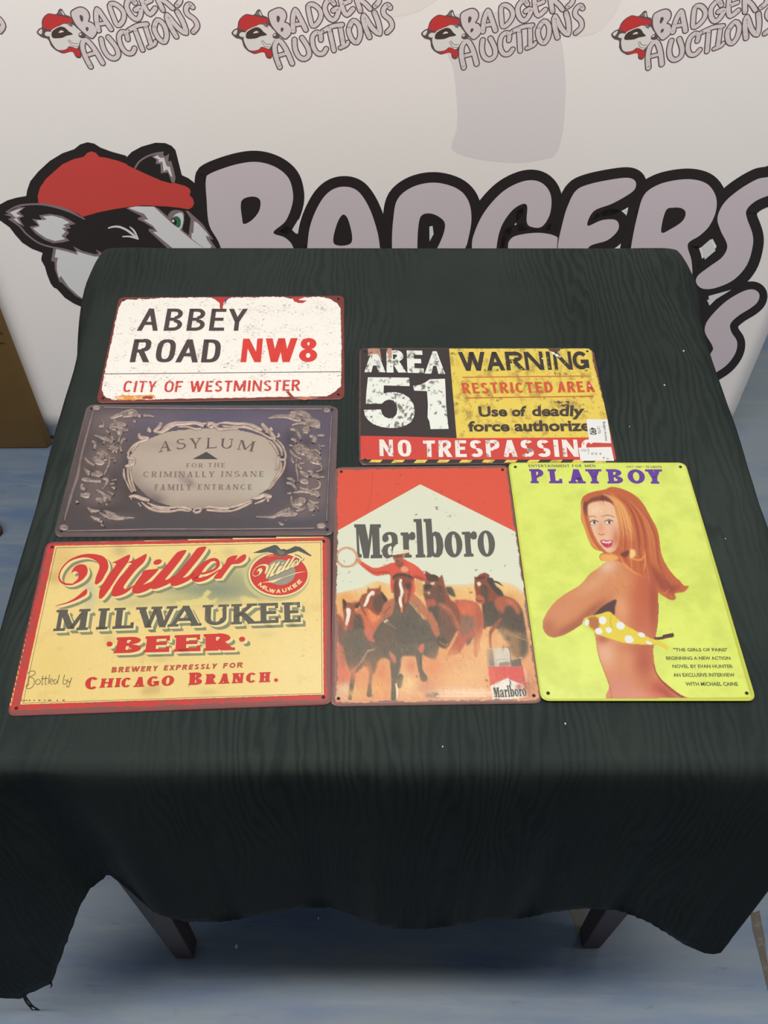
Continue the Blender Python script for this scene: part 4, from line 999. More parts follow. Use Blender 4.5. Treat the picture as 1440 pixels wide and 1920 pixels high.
L1 = [[(1290, 215, 20), (1370, 215, 18), (1440, 235, 8)], [(840, 250, 20), (940, 210, 30), (1060, 170, 34), (1160, 150, 30), (1200, 200, 26), (1260, 225, 22)], [(1010, 225, 20), (1100, 210, 26), (1200, 215, 22)], [(1150, 285, 20), (1190, 290, 24)],
      [(690, 360, 16), (750, 350, 22), (730, 270, 16)], [(890, 270, 16), (920, 310, 26), (1020, 330, 30), (1060, 350, 16)], [(820, 390, 26), (880, 340, 32), (970, 360, 40), (990, 410, 34), (930, 450, 30)], [(790, 420, 16), (830, 455, 20)], [(860, 400, 18), (920, 400, 26)],
      [(1090, 410, 20), (1030, 410, 18), (980, 470, 16), (950, 580, 14)], [(1060, 545, 16), (1020, 530, 16), (985, 590, 18), (980, 660, 20), (1000, 710, 14)], [(860, 500, 24), (890, 560, 22)], [(630, 480, 14), (720, 510, 24), (810, 540, 26), (880, 580, 18)], [(780, 500, 14), (750, 600, 14)],
      [(600, 560, 20), (635, 600, 24), (625, 670, 18)], [(500, 790, 14), (560, 850, 18), (640, 890, 12)], [(830, 760, 14), (825, 860, 20), (790, 950, 16), (755, 1020, 12)], [(840, 790, 14), (900, 790, 20), (900, 850, 14)],
      [(490, 930, 16), (550, 990, 34), (570, 1000, 14)], [(640, 970, 24), (700, 1010, 44), (720, 1040, 20)], [(460, 1080, 18), (520, 1080, 34), (600, 1100, 22), (720, 1105, 22)], [(740, 1070, 16), (800, 1080, 26), (780, 1150, 18), (730, 1210, 14)], [(460, 1140, 20), (460, 1190, 30), (510, 1215, 22)],
      [(440, 1290, 24), (520, 1290, 44), (570, 1270, 16)], [(650, 1340, 22), (710, 1360, 40), (700, 1400, 20)], [(660, 1220, 18), (740, 1270, 26), (770, 1330, 34), (740, 1370, 20)], [(780, 1290, 18), (830, 1320, 30), (825, 1380, 14)], [(810, 1240, 14), (890, 1290, 24)], [(860, 1180, 14), (915, 1200, 24)], [(840, 1140, 10), (900, 1130, 22)], [(860, 1090, 10), (930, 1080, 14)],
      [(390, 1370, 20), (400, 1400, 28)], [(540, 1460, 16), (590, 1500, 30), (700, 1500, 14)], [(760, 1500, 14), (860, 1550, 40), (950, 1600, 34), (1060, 1595, 20), (1170, 1595, 8)], [(700, 1530, 14), (820, 1590, 26), (960, 1620, 16)], [(580, 1580, 14), (640, 1605, 26), (710, 1620, 16)], [(660, 1630, 12), (740, 1650, 24)], [(720, 1690, 16), (760, 1715, 14)], [(780, 1420, 14), (800, 1410, 22)]]
for e in L1: r.band(A1(e))
for cx, cy, rx, ry, ro in ((740, 740, 95, 70, 35), (880, 650, 80, 60, 20), (680, 820, 90, 60, 20), (630, 1010, 60, 30, 10)): p = A1([(cx, cy)])[0]; r.dome(p[0], p[1], rx / 7.2, ry / 7.2, ro)
L4 = [[(300, 262, 10), (420, 235, 24), (560, 235, 26), (680, 245, 44), (780, 280, 30)], [(400, 220, 12), (560, 225, 26), (700, 215, 30), (760, 250, 20)], [(620, 180, 14), (740, 170, 34), (840, 210, 44), (900, 280, 50), (1000, 330, 50), (1040, 340, 20)], [(790, 250, 20), (870, 290, 34), (930, 350, 30), (1010, 360, 20)], [(640, 360, 12), (740, 320, 24), (830, 330, 22), (890, 390, 22)],
      [(620, 410, 20), (700, 420, 26), (740, 480, 24), (770, 560, 20)], [(630, 545, 18), (680, 550, 26), (700, 600, 18)], [(610, 630, 14), (660, 640, 16)], [(960, 390, 14), (1040, 385, 16)], [(890, 500, 18), (960, 520, 34), (940, 600, 34)], [(990, 500, 14), (1050, 490, 22), (1100, 500, 12)], [(1030, 640, 12), (1100, 645, 16)], [(1020, 620, 14), (1040, 700, 14)],
      [(620, 700, 18), (660, 760, 22), (720, 795, 18), (780, 825, 12)], [(640, 800, 14), (650, 850, 20), (680, 880, 10)], [(710, 820, 14), (705, 950, 18), (725, 1060, 18), (735, 1140, 12)], [(820, 880, 12), (750, 885, 18), (740, 930, 18), (790, 960, 14)], [(900, 700, 12), (990, 700, 18), (1040, 760, 16)], [(1040, 900, 12), (1060, 960, 16), (980, 1000, 12)],
      [(760, 990, 20), (820, 1030, 34), (880, 1070, 24)], [(860, 990, 18), (920, 1000, 24), (900, 1060, 20)], [(920, 1060, 18), (1000, 1050, 34), (1010, 1100, 20)], [(1030, 1075, 14), (1090, 1070, 18)], [(760, 1120, 24), (820, 1130, 44), (880, 1140, 24)], [(1000, 1120, 14), (1040, 1180, 24), (1000, 1230, 18), (920, 1240, 14)], [(760, 1220, 16), (860, 1240, 20), (850, 1170, 14)],
      [(575, 1095, 16), (640, 1100, 24), (690, 1150, 14)], [(570, 1155, 16), (640, 1160, 26), (690, 1220, 22), (710, 1260, 14)], [(580, 1300, 12), (640, 1290, 22)], [(660, 1290, 14), (780, 1270, 26), (880, 1270, 34), (980, 1290, 40), (1020, 1350, 20)], [(900, 1320, 14), (960, 1310, 20), (1010, 1360, 14)], [(640, 1340, 16), (640, 1420, 24), (690, 1480, 20), (760, 1510, 14)], [(740, 1370, 24), (800, 1390, 44), (840, 1420, 24)],
      [(880, 1390, 14), (950, 1430, 22), (1020, 1420, 14)], [(860, 1430, 22), (920, 1500, 50), (950, 1540, 24)], [(900, 1440, 12), (1000, 1490, 20), (1010, 1530, 12)], [(150, 1620, 10), (280, 1625, 16), (380, 1625, 26), (460, 1590, 30), (560, 1575, 26), (720, 1590, 12)], [(440, 1580, 12), (540, 1530, 26), (620, 1510, 20)], [(560, 1510, 14), (640, 1560, 30), (720, 1580, 16)], [(700, 1540, 14), (780, 1520, 26), (840, 1490, 12)], [(400, 1620, 12), (560, 1610, 16), (700, 1605, 14)], [(460, 1700, 14), (500, 1725, 22), (540, 1735, 10)], [(560, 1670, 8), (580, 1675, 14)], [(930, 1600, 10), (950, 1600, 14)]]
for e in L4: r.band(A4(e))
for cx, cy, rx, ry, ro in ((840, 420, 60, 55, 0), (780, 690, 130, 75, 22), (940, 800, 140, 80, 30), (740, 1420, 80, 60, 0)): p = A4([(cx, cy)])[0]; r.dome(p[0], p[1], rx / 7.384, ry / 7.384, ro, .0018)
rr_ = random.Random(5)
for cx, cy, rx, ry, ro, tf in ((740, 740, 85, 60, 35, A1), (880, 650, 75, 55, 20, A1), (780, 690, 120, 65, 22, A4), (940, 800, 130, 70, 30, A4)):     # berry bumps
    for k in range(46):
        a = rr_.uniform(0, 6.28); q_ = math.sqrt(rr_.random()); c_, s_ = math.cos(math.radians(ro)), math.sin(math.radians(ro)); X_, Y_ = rx * q_ * math.cos(a), ry * q_ * math.sin(a)
        p = tf([(cx + X_ * c_ - Y_ * s_, cy + X_ * s_ + Y_ * c_)])[0]; r.dome(p[0], p[1], 1.5, 1.3, 0, .0024)
o = r.build('relief_flowers', s2.root, REL2.copy()); bs = o.data.materials[0].node_tree.nodes['Principled BSDF']
o['kind'] = 'stuff'
g = Part(s2.S); TX = pmat((96, 86, 84), rough=.4); TX2 = pmat((128, 116, 110), rough=.4); DKT = pmat((70, 66, 68), rough=.4)
asy = [('A', [(302, 828), (318, 826), (321, 845), (297, 848)]), ('S', [(331, 824), (347, 822), (349, 841), (329, 843.5)]), ('Y', [(355, 822), (378, 821), (375, 840), (358, 841)]), ('L', [(388, 821), (406, 821), (408, 840), (386, 841)]), ('U', [(414.5, 822), (438, 823), (436, 842), (412.5, 840)]), ('M', [(450, 825), (480, 828), (475, 847), (444, 842.5)])]
for ch, q_ in asy: word(g, ch, q_, TX, 6, t=.19, th=.07, thin=.08, serif=.2, spans=[(0, 1)], aspect=1.15 if ch != 'M' else 1.5)
g.poly([(361.5, 860.5), (387, 847), (408.5, 861)], DKT, 6)
for tx, x0, x1, y0, y1 in (('FOR', 348.5, 381, 868.5, 876.5), ('THE', 389, 422.5, 868, 876), ('CRIMINALLY', 268, 402.5, 884, 894.5), ('INSANE', 414, 495, 883.5, 893.8), ('FAMILY', 289, 359, 908, 919), ('ENTRANCE', 370, 473, 908, 918)):
    word(g, tx, [(x0 + 1, y0), (x1, y0), (x1, y1), (x0, y1)], TX2 if y0 < 880 or y0 > 900 else TX2, 6, t=.2, th=.09, thin=.1, serif=.16, gap=.26)
g.build('lettering', s2.root)
s2.hole_marks()

# ================= 3. cream beer sign
CRM = (238, 214, 142)
s3 = Sign([(87, 1016), (619.7, 1005), (621, 1320), (12.8, 1342)], 'cream and red vintage beer advertising sign with red script and a round eagle badge', pmat((142, 62, 62), rough=.34, mottle=(50, (120, 80, 80), .7)))
BRD = pmat((202, 62, 58), (('spots', 150, .50, .07, (150, 84, 80), .8, (1, 1, 1)), ('edge', .0028, .007, (134, 82, 78), s3.W, s3.H)), rough=.36)
cv = Canvas(14, 1004, 622, 1342, 2.4, CRM, 0.0)
inner = [(103, 1023.5), (604, 1014), (606.5, 1302), (39, 1321)]
cv.a[:] = 1
for b_ in ((370, 1110, 50, 14, (140, 150, 122), .9), (420, 1105, 40, 14, (132, 144, 122), .9), (330, 1118, 40, 8, (176, 178, 134), .7), (440, 1085, 20, 18, (156, 160, 126), .8), (250, 1130, 40, 7, (190, 190, 140), .6), (280, 1118, 50, 5, (226, 210, 140), .5),
           (118, 1050, 22, 22, (214, 178, 112), .6), (100, 1082, 14, 9, (196, 162, 100), .6), (225, 1032, 10, 8, (180, 166, 116), .6), (168, 1115, 9, 22, (196, 196, 160), .9), (430, 1035, 10, 6, (184, 180, 124), .6), (95, 1250, 40, 40, (232, 204, 122), .5),
           (290, 1292, 10, 8, (206, 180, 116), .8), (275, 1296, 8, 6, (200, 176, 116), .7), (390, 1298, 14, 4, (212, 188, 124), .7), (300, 1236, 16, 4, (210, 186, 122), .6), (205, 1200, 8, 8, (206, 184, 122), .5), (500, 1190, 12, 5, (206, 196, 134), .6), (480, 1115, 18, 8, (150, 160, 128), .7), (560, 1250, 60, 60, (244, 226, 166), .5), (480, 1030, 60, 10, (240, 218, 150), .4)):
    cv.blob(*b_)
cv.fill([(330, 1128), (372, 1122), (384, 1110), (388, 1106), (396, 1110), (388, 1118), (392, 1124), (402, 1124), (410, 1119), (404, 1128), (390, 1134), (340, 1136)], (226, 214, 138), soft=1.0, a=.9, solid=False)
cv.fill([(452, 1118), (468, 1120), (480, 1124), (486, 1130), (455, 1130)], (230, 214, 140), soft=1.2, a=.8, solid=False)
cv.grain(1.5, 2)
W3 = (('spots', 170, .64, .03, (140, 110, 74), .8, (1, 1, 1)), ('spots', 26, .56, .12, (208, 178, 112), .5, (1, 1, 1)))
cv.build('cream_ground', s3.S, s3.root, 3, pmat((4, 4, 4), W3, rough=.32, vcol=True, spec=.35), thr=.5, inside=s3.inside(.0022, .009))
g = Part(s3.S)
LNE = pmat((122, 70, 52), rough=.4); CREAM = pmat((240, 222, 160), rough=.36)
g.ribbon([(106, 1027), (601.5, 1017)], .9, LNE, 4, sm=0); g.ribbon([(601.5, 1017), (604, 1300)], .9, LNE, 4, sm=0); g.ribbon([(604, 1300), (43, 1318.5)], .8, LNE, 4, sm=0); g.ribbon([(43, 1318.5), (106, 1027)], .8, LNE, 4, sm=0)
g.build('border_line', s3.root)
g = Part(s3.S)
def rnd_px(c, r):
    c = np.array(c, float); out = []
    for k in range(4):
        a, b_, p = c[k], c[(k + 1) % 4], c[(k - 1) % 4]; d1 = (p - a) / np.hypot(*(p - a)); d2 = (b_ - a) / np.hypot(*(b_ - a))
        for q_ in range(7): t = q_ / 6; out.append((1 - t) ** 2 * (a + d1 * r) + 2 * t * (1 - t) * a + t * t * (a + d2 * r))
    return np.array(out)
g.poly(rnd_px([(89.5, 1018.5), (617.5, 1007.5), (618.5, 1317.5), (17, 1339)], 13), BRD, 3.5, [jag([(103, 1023.5), (604.5, 1014), (607, 1302), (38, 1321)], .35, 4)])
g.build('red_border', s3.root)
M1, M2 = T(90, 1010, 7.2), T(270, 1010, 6.857)
GS = pmat((134, 140, 112), (('spots', 160, .6, .05, (180, 180, 136), .5, (1, 1, 1)),), rough=.4)
RS = pmat((206, 58, 52), (('spots', 120, .66, .05, (214, 110, 90), .6, (1, 1, 1)),), rough=.36)
SCR = [
 ('p', M1([(318, 462), (335, 415), (380, 365), (450, 345), (515, 365), (537, 430), (520, 490), (470, 550), (400, 595), (320, 625), (350, 590), (400, 545), (412, 490), (400, 455), (360, 440)])),
 ('r', M1([(330, 616, 20), (235, 612, 28), (168, 568, 26), (150, 500, 20), (190, 400, 18), (280, 305, 22), (400, 250, 34), (520, 230, 48), (640, 250, 80), (730, 300, 118), (755, 380, 120), (725, 460, 104), (688, 540, 92), (655, 595, 50)])),
 ('p', M1([(840, 335), (940, 290), (1100, 215), (1082, 310), (960, 480), (830, 680), (740, 795), (690, 800), (702, 680), (790, 530), (905, 370), (918, 340), (880, 325)])),
 ('p', M1([(1070, 322), (1200, 270), (1330, 205), (1300, 310), (1190, 420), (1080, 560), (1020, 655), (1060, 678), (1160, 630), (1130, 670), (1040, 740), (920, 780), (860, 762), (868, 680), (955, 540), (1060, 420), (1125, 345), (1110, 325)])),
 ('p', M1([(1300, 430), (1440, 410), (1500, 402), (1440, 480), (1340, 575), (1285, 620), (1340, 600), (1440, 560), (1500, 530), (1400, 660), (1280, 725), (1170, 742), (1135, 690), (1180, 600), (1260, 490)])),
 ('p', np.array(ell(270 + 175 / 6.857, 1010 + 300 / 6.857, 8.2, 4.8, -18))),
 ('p', M2([(440, 168), (545, 150), (480, 260), (380, 390), (290, 500), (272, 528), (310, 520), (400, 470), (350, 560), (230, 620), (130, 650), (80, 630), (90, 570), (160, 480), (270, 360), (370, 240)])),
 ('p', M2([(695, 118), (800, 105), (750, 200), (640, 340), (530, 470), (500, 498), (540, 493), (640, 440), (600, 520), (490, 580), (390, 610), (345, 595), (350, 540), (430, 440), (540, 310), (640, 180)])),
 ('r', M2([(740, 450, 26), (820, 432, 30), (910, 395, 30), (955, 330, 44), (930, 275, 44), (860, 275, 40), (760, 345, 70), (680, 440, 100), (650, 500, 90), (690, 530, 60), (790, 510, 46), (890, 455, 28), (970, 400, 16)])),
 ('p', M2([(1085, 242), (1200, 215), (1160, 290), (1080, 390), (1000, 500), (990, 510), (895, 512), (960, 420), (1040, 320)])),
 ('p', M2([(1120, 325), (1180, 270), (1240, 225), (1290, 200), (1315, 220), (1300, 270), (1240, 315), (1190, 325)])),
 ('p', M1([(95, 905), (250, 860), (380, 790), (480, 705), (525, 680), (520, 750), (420, 812), (300, 862), (180, 895)])),
]
def script(g, mat, layer, fn=lambda p: p, off=(0, 0), wk=1.0):
    for k, P in SCR:
        Q = np.array(P, float); Q[:, :2] += off
        if k == 'p': g.poly(fn(smooth(Q[:, :2], 4)), mat, layer)
        else:
            S_ = smooth(Q, 5, False); C_ = fn(S_[:, :2]); g.ribbon(np.c_[C_, S_[:, 2] * wk], 1, mat, layer, sm=0)
g = Part(s3.S)
for o_ in ((8.5, 7.5), (6.5, 6), (7.5, 5)): script(g, GS, 4.5, off=o_)
for o_ in ((4.2, 3.4), (2.6, 2.4), (1.2, 1.4)): script(g, CREAM, 6, off=o_)
script(g, RS, 7.5)
# slab-serif word in three tiers
mq = [(106.5, 1143.5), (566.5, 1128.5), (568.5, 1166), (99.5, 1183.5)]
msp = [(0, .132), (.152, .218), (.226, .318), (.312, .478), (.443, .580), (.582, .690), (.70, .812), (.812, .906), (.912, 1)]
CHAR = pmat((92, 90, 80), (('spots', 150, .58, .08, (150, 150, 120), .6, (1, 1, 1)),), rough=.4)
kw = dict(t=.26, th=.15, thin=.17, serif=.2, spans=msp, aspect=10.4)
for o_ in ((9, 8.5), (6.5, 6.5)): word(g, 'MILWAUKEE', mq, GS, 4.7, off=o_, **kw)
for o_ in ((4, 3.6), (2, 2)): word(g, 'MILWAUKEE', mq, CREAM, 6.2, off=o_, **kw)
word(g, 'MILWAUKEE', mq, CHAR, 7.7, **kw)
bq = [(219.5, 1195), (437, 1187), (441, 1219), (212.5, 1225)]
kw = dict(t=.52, th=.2, thin=.3, serif=.16, spans=[(0, .25), (.262, .49), (.515, .745), (.76, 1)], aspect=6.0)
for o_ in ((9, 8), (6, 6)): word(g, 'BEER', bq, GS, 4.8, off=o_, **kw)
for o_ in ((4.5, 3.8), (2, 2)): word(g, 'BEER', bq, CREAM, 6.3, off=o_, **kw)
word(g, 'BEER', bq, RS, 7.9, **kw)
for cx, cy in ((205.5, 1207.5), (454, 1198.5)):
    for o_, mt, ly, rr in ((9, GS, 4.9, 6.5), (4, CREAM, 6.4, 6.5), (0, RS, 8, 5.8)): g.poly(ell(cx + o_, cy + o_ * .9, rr, rr * .82), mt, ly)
RS2 = pmat((190, 78, 58), rough=.4)
word(g, 'BREWERY', [(210.5, 1250.8), (296.5, 1248.3), (294.5, 1257.8), (208.5, 1261)], RS2, 7, t=.24, gap=.24)
word(g, 'EXPRESSLY', [(308.5, 1247.5), (408, 1244), (405, 1253.5), (306.5, 1257)], RS2, 7, t=.24, gap=.24)
word(g, 'FOR', [(419.5, 1243.3), (456, 1241.8), (455, 1251.3), (418, 1252.8)], RS2, 7, t=.24, gap=.24)
kk = dict(t=.34, th=.15, thin=.22, serif=.14, gap=.16)
word(g, 'C', [(161, 1269.5), (187, 1269), (184, 1292), (158.5, 1293)], RS, 7, spans=[(0, 1)], t=.34, th=.15, serif=.1)
word(g, 'HI', [(190, 1272.5), (227, 1271), (224, 1288), (186, 1289.5)], RS, 7, **kk)
word(g, 'CAGO', [(229, 1271), (328, 1266), (325, 1285.5), (226, 1289)], RS, 7, **kk)
word(g, 'B', [(354.5, 1261.5), (382, 1260), (380, 1283.5), (353, 1284.5)], RS, 7, spans=[(0, 1)], t=.36, th=.16, serif=.12)
word(g, 'RANCH', [(386, 1264), (507.5, 1260), (506.5, 1278.5), (384, 1283)], RS, 7, **kk)
g.poly(ell(517.5, 1275, 3.8, 3.4), RS, 7)
INK = pmat((112, 110, 80), rough=.4)
M6 = T(20, 1220, 4.8)
for st in ([(165, 225), (160, 290), (140, 330)], [(150, 210), (175, 185), (215, 185), (215, 215), (170, 235), (205, 250), (212, 290), (190, 330), (150, 342), (140, 315), (165, 300)],
           [(245, 255), (225, 275), (230, 300), (255, 300), (268, 275), (250, 255)], [(290, 225), (280, 300), (292, 303)], [(275, 252), (312, 250)], [(318, 225), (310, 298), (322, 300)], [(300, 250), (335, 248)], [(350, 215), (338, 300)],
           [(352, 278), (378, 270), (372, 252), (356, 260), (352, 290), (375, 300)], [(412, 262), (392, 262), (388, 295), (405, 298), (418, 270)], [(438, 212), (420, 298)], [(485, 215), (470, 295), (495, 298), (508, 270), (485, 262)], [(515, 255), (518, 285), (535, 275), (552, 240)], [(548, 245), (530, 300), (525, 322), (505, 325), (508, 305)]):
    g.ribbon(M6(st), 1.15, INK, 7, sm=3, caps=False)
for x_, w_ in ((40, 3), (45, 3), (49, 3), (54, 4), (63, 3), (72, 5), (83, 3), (90, 9), (106, 4), (117, 6)): g.ribbon([(x_, 1313.2), (x_ + w_ * .7, 1313.0)], 2.4, pmat((128, 108, 84), rough=.4), 7, sm=0, caps=False)
g.build('lettering', s3.root)
# round badge with eagle
g = Part(s3.S); ZM = T(450, 1010, 9)
def EL(rx, ry, dx=0, dy=0): return ell(523 + dx, 1077 + dy, rx, ry, 0, 48)
g.poly(EL(62, 47, -4, 3), pmat((196, 192, 140), rough=.4), 4.95); g.poly(EL(58.5, 43.5, -1, .8), pmat((150, 158, 116), rough=.4), 6.5); g.poly(EL(57.3, 42.3), CREAM, 6.8); g.poly(EL(54, 39.2), RS, 7)
GG = pmat((150, 148, 132), rough=.4)
g.poly(ell(526, 1073, 28, 24, 0, 36), GG, 7.5)
sc_box = homog([(470, 1056), (570, 1041), (568, 1072), (472, 1096)])
def scf(p): q = np.asarray(p, float); return sc_box(np.stack([(q[:, 0] - 103) / 360, (q[:, 1] - 1024) / 112], 1))
DG = pmat((104, 96, 84), rough=.4)
SCR_ = SCR; SCR = SCR_[:-1]
script(g, DG, 8, fn=lambda p: scf(p) + np.array([1.0, .9]), wk=.3); script(g, CREAM, 9, fn=scf, wk=.3)
SCR = SCR_
g.poly(ZM([(340, 750), (450, 725), (560, 700), (760, 640), (960, 570), (1130, 545), (940, 590), (720, 660), (560, 745), (470, 735)]), CREAM, 9)
for ch, (x_, y_), a_ in zip('MILWAUKEE', ZM([(365, 795), (412, 818), (462, 850), (540, 880), (650, 885), (750, 872), (845, 835), (925, 790), (1000, 730)]), (40, 36, 30, 16, 4, -12, -28, -38, -45)):
    c_, s_ = math.cos(math.radians(a_)), math.sin(math.radians(a_)); w_, h_ = (4.2 if ch not in 'WMI' else (6 if ch != 'I' else 1.8)), 3.6
    q_ = [(x_ + dx * w_ * c_ - dy * h_ * s_, y_ + dx * w_ * s_ + dy * h_ * c_) for dx, dy in ((-1, -1), (1, -1), (1, 1), (-1, 1))]
    word(g, ch, q_, CREAM, 8.5, t=.26, spans=[(0, 1)], aspect=w_ / h_ * .85)
EG = pmat((74, 82, 82), rough=.45); EG2 = pmat((110, 112, 100), rough=.45)
g.poly(ZM([(220, 238), (330, 195), (450, 150), (580, 105), (630, 115), (670, 160), (690, 182), (740, 172), (790, 188), (850, 165), (930, 125), (1010, 140), (1080, 185), (1140, 235), (1215, 288), (1180, 292), (1050, 232), (980, 205), (900, 232), (800, 262), (720, 298), (660, 280), (600, 262), (545, 245), (470, 222), (350, 238)]), EG, 9)
g.poly(ZM([(620, 170), (680, 200), (740, 215), (760, 250), (700, 285), (640, 250)]), EG2, 9.6)
for st in ([(340, 360), (400, 350), (450, 370)], [(320, 400), (380, 395)], [(930, 270), (1000, 290), (1040, 330)], [(950, 320), (1000, 350)], [(560, 300), (640, 320), (760, 310)]): g.ribbon(ZM(st), 1.6, EG2, 9.4, sm=3)
for st in ([(430, 265), (520, 255)], [(470, 295), (560, 285)]): g.ribbon(ZM(st), 1.2, pmat((226, 170, 130), rough=.4), 9.4, sm=0)
g.build('badge', s3.root, label='round red badge with a dark eagle and cream script')
s3.hole_marks()

def brush(cv, n, box, amp, seed, ln=7, w=1.4, ang=None):       # loose brush strokes in the printed painting
    r = random.Random(seed); s0 = cv.c.copy()
    for k in range(n):
        x, y = r.uniform(box[0], box[2]), r.uniform(box[1], box[3]); i, j = int((x - cv.x[0]) / cv.st), int((y - cv.y[0]) / cv.st)
        if not (0 <= i < len(cv.x) and 0 <= j < len(cv.y)) or cv.a[j, i] < .8: continue
        c = s0[j, i] + r.choice((-1, 1)) * r.uniform(.3, 1) * amp * np.array((1, .85, .7)); a = (r.uniform(0, math.pi) if ang is None else r.gauss(ang, .35)); L = r.uniform(.4, 1) * ln
        cv.line([(x - L * math.cos(a), y - L * math.sin(a), .4), (x, y, w * r.uniform(.6, 1.4)), (x + L * math.cos(a), y + L * math.sin(a), .4)], 1, np.clip(c, 0, 255), a=.6, soft=.7, sm=0, solid=False)

# ================= 4. black and yellow warning sign with stickers
DB = (62, 46, 44)
s4 = Sign([(673.9, 652), (1110, 652), (1158.6, 867.4), (672.8, 871)], 'worn black, yellow and red warning sign with two white stickers on its right edge', pmat((78, 54, 50), rough=.34, mottle=(45, (112, 92, 84), .6)))
g = Part(s4.S)
wk = (('spots', 70, .60, .08, (84, 50, 44), .6, (1, .35, 1)), ('edge', .001, .004, (84, 58, 50), s4.W, s4.H))
BK4 = pmat((48, 40, 42), wk, rough=.34)
wy = (('spots', 90, .50, .10, (172, 144, 62), .8, (1, .6, 1)), ('spots', 190, .59, .05, (92, 78, 48), .8, (1, .7, 1)), ('edge', .0012, .008, (112, 66, 52), s4.W, s4.H))
YL4 = pmat((236, 212, 92), wy, rough=.34)
wr = (('spots', 90, .56, .08, (176, 66, 54), .7, (1, .5, 1)), ('spots', 160, .63, .05, (112, 44, 40), .7, (1, .5, 1)), ('edge', .0010, .004, (110, 62, 56), s4.W, s4.H))
RD4 = pmat((212, 66, 56), wr, rough=.34)
ww = (('spots', 150, .52, .06, (90, 82, 80), .9, (1, .6, 1)), ('spots', 60, .60, .05, (190, 186, 180), .5, (1, 1, 1)))
WT4 = pmat((240, 246, 240), ww, rough=.34); WT4b = pmat((244, 240, 236), (('spots', 160, .54, .06, (140, 100, 96), .85, (1, .5, 1)),), rough=.34)
g.poly([(677, 655), (842.5, 653.5), (857, 823), (676, 818)], BK4, 1)
g.poly([(842, 653.5), (1103, 653.5), (1114, 662), (1149, 838), (856.5, 824)], YL4, 1)
g.poly([(676, 817), (760, 818.5), (857, 821.5), (960, 821), (1146, 820), (1155, 862), (676, 862)], RD4, 2)
g.poly([(677, 861.5), (1156, 861.5), (1157.5, 867), (685, 869)], BK4, 3)
for k in range(11):
    x_ = 697 + k * 42.2; g.poly([(x_, 862), (x_ + 20.5, 862), (x_ + 14.5, 868.2), (x_ - 6, 868.2)], YL4, 4)
g.ribbon([(868, 707.5), (985, 706), (1104, 705)], 2.0, pmat((214, 112, 52), rough=.4), 3, sm=0); g.ribbon([(873, 746.3), (990, 744.5), (1112, 743)], 2.0, pmat((200, 96, 50), rough=.4), 3, sm=0)
g.build('printed_ground', s4.root)
g = Part(s4.S)
for ch, q_, ax in (('A', [(688, 656.5), (716, 656.5), (722.5, 698), (683.5, 698)], .98), ('R', [(724.5, 657), (757, 657), (761, 698.5), (725, 698.5)], .86), ('E', [(762.5, 657), (791.5, 657.5), (795, 699.5), (764, 699)], .74), ('A', [(804, 658.5), (826, 658.5), (834.5, 701), (796.5, 700.5)], .98)):
    word(g, ch, q_, WT4, 5, t=.31 if ch != 'E' else .33, th=.2, thin=.31, spans=[(0, 1)], aspect=ax)
A7 = T(660, 640, 7.2)
g.poly(A7([(215, 485), (775, 490), (778, 605), (430, 595), (425, 705), (500, 688), (580, 686), (680, 705), (770, 760), (830, 850), (848, 940), (835, 1020), (795, 1090), (720, 1140), (620, 1168), (500, 1170), (390, 1155), (290, 1120), (215, 1060), (175, 1000), (160, 925), (390, 920), (405, 975), (440, 1020), (500, 1042), (560, 1030), (600, 985), (612, 920), (600, 850), (560, 800), (505, 785), (450, 800), (400, 842), (185, 845), (195, 680)]), WT4, 5)
g.poly(A7([(825, 600), (900, 590), (980, 560), (1050, 512), (1255, 505), (1262, 640), (1270, 850), (1285, 1020), (1305, 1182), (1060, 1185), (1045, 1080), (1020, 1030), (1025, 850), (1012, 672), (840, 665)]), WT4, 5)
wb = (('spots', 150, .60, .05, (222, 200, 96), .85, (1, .6, 1)),)
BK5 = pmat((50, 42, 40), wb, rough=.34); RD5 = pmat((214, 88, 52), wb, rough=.34)
word(g, 'WARNING', [(858.5, 660), (1101, 658.5), (1106, 692.5), (863, 695.5)], BK5, 5, t=.25, th=.21, thin=.25, spans=[(0, .198), (.203, .338), (.35, .49), (.497, .64), (.655, .712), (.722, .865), (.872, 1)], aspect=8.0)
word(g, 'RESTRICTED', [(864.5, 718), (1035, 715.8), (1038, 736), (868.5, 737.8)], RD5, 5, t=.21, th=.18, thin=.21, gap=.2)
word(g, 'AREA', [(1045, 716), (1110, 714.5), (1116.5, 735), (1046, 736)], RD5, 5, t=.21, th=.18, thin=.21, gap=.18)
BK6 = pmat((66, 54, 46), (('spots', 150, .62, .05, (150, 130, 70), .8, (1, .6, 1)),), rough=.34)
for tx, q_ in (('Use', [(896.5, 762), (950, 761.5), (951.5, 781), (898, 781.8)]), ('of', [(959, 761.5), (987, 761), (985.5, 780.5), (960, 781)]), ('deadly', [(997, 760.8), (1097, 759.5), (1094, 786.5), (998, 786)]),
               ('force', [(877, 789.5), (955, 789), (956, 809), (878, 809.5)]), ('authorized', [(964, 788.5), (1124, 787), (1128, 808.5), (965, 809)])):
    text(g, tx, q_, BK6, 5, .035)
word(g, 'NO', [(711, 824), (770, 825), (772, 856.3), (712, 855)], WT4b, 5, t=.22, th=.17, thin=.22, gap=.3, sq=2.5)
word(g, 'TRESPASSING', [(793, 826), (1117, 824), (1121, 856.5), (794, 857)], WT4b, 5, t=.25, th=.185, thin=.25, sq=2.4, aspect=9.4, gap=.2)
SM4 = pmat((70, 58, 50), (('spots', 160, .5, .06, (222, 196, 96), .9, (1, 1, 1)),), rough=.36)
g.poly(jag([(1036, 753), (1050, 752), (1070, 752), (1074, 758), (1062, 763), (1048, 762), (1046, 756)], 1.2, 2), SM4, 6)
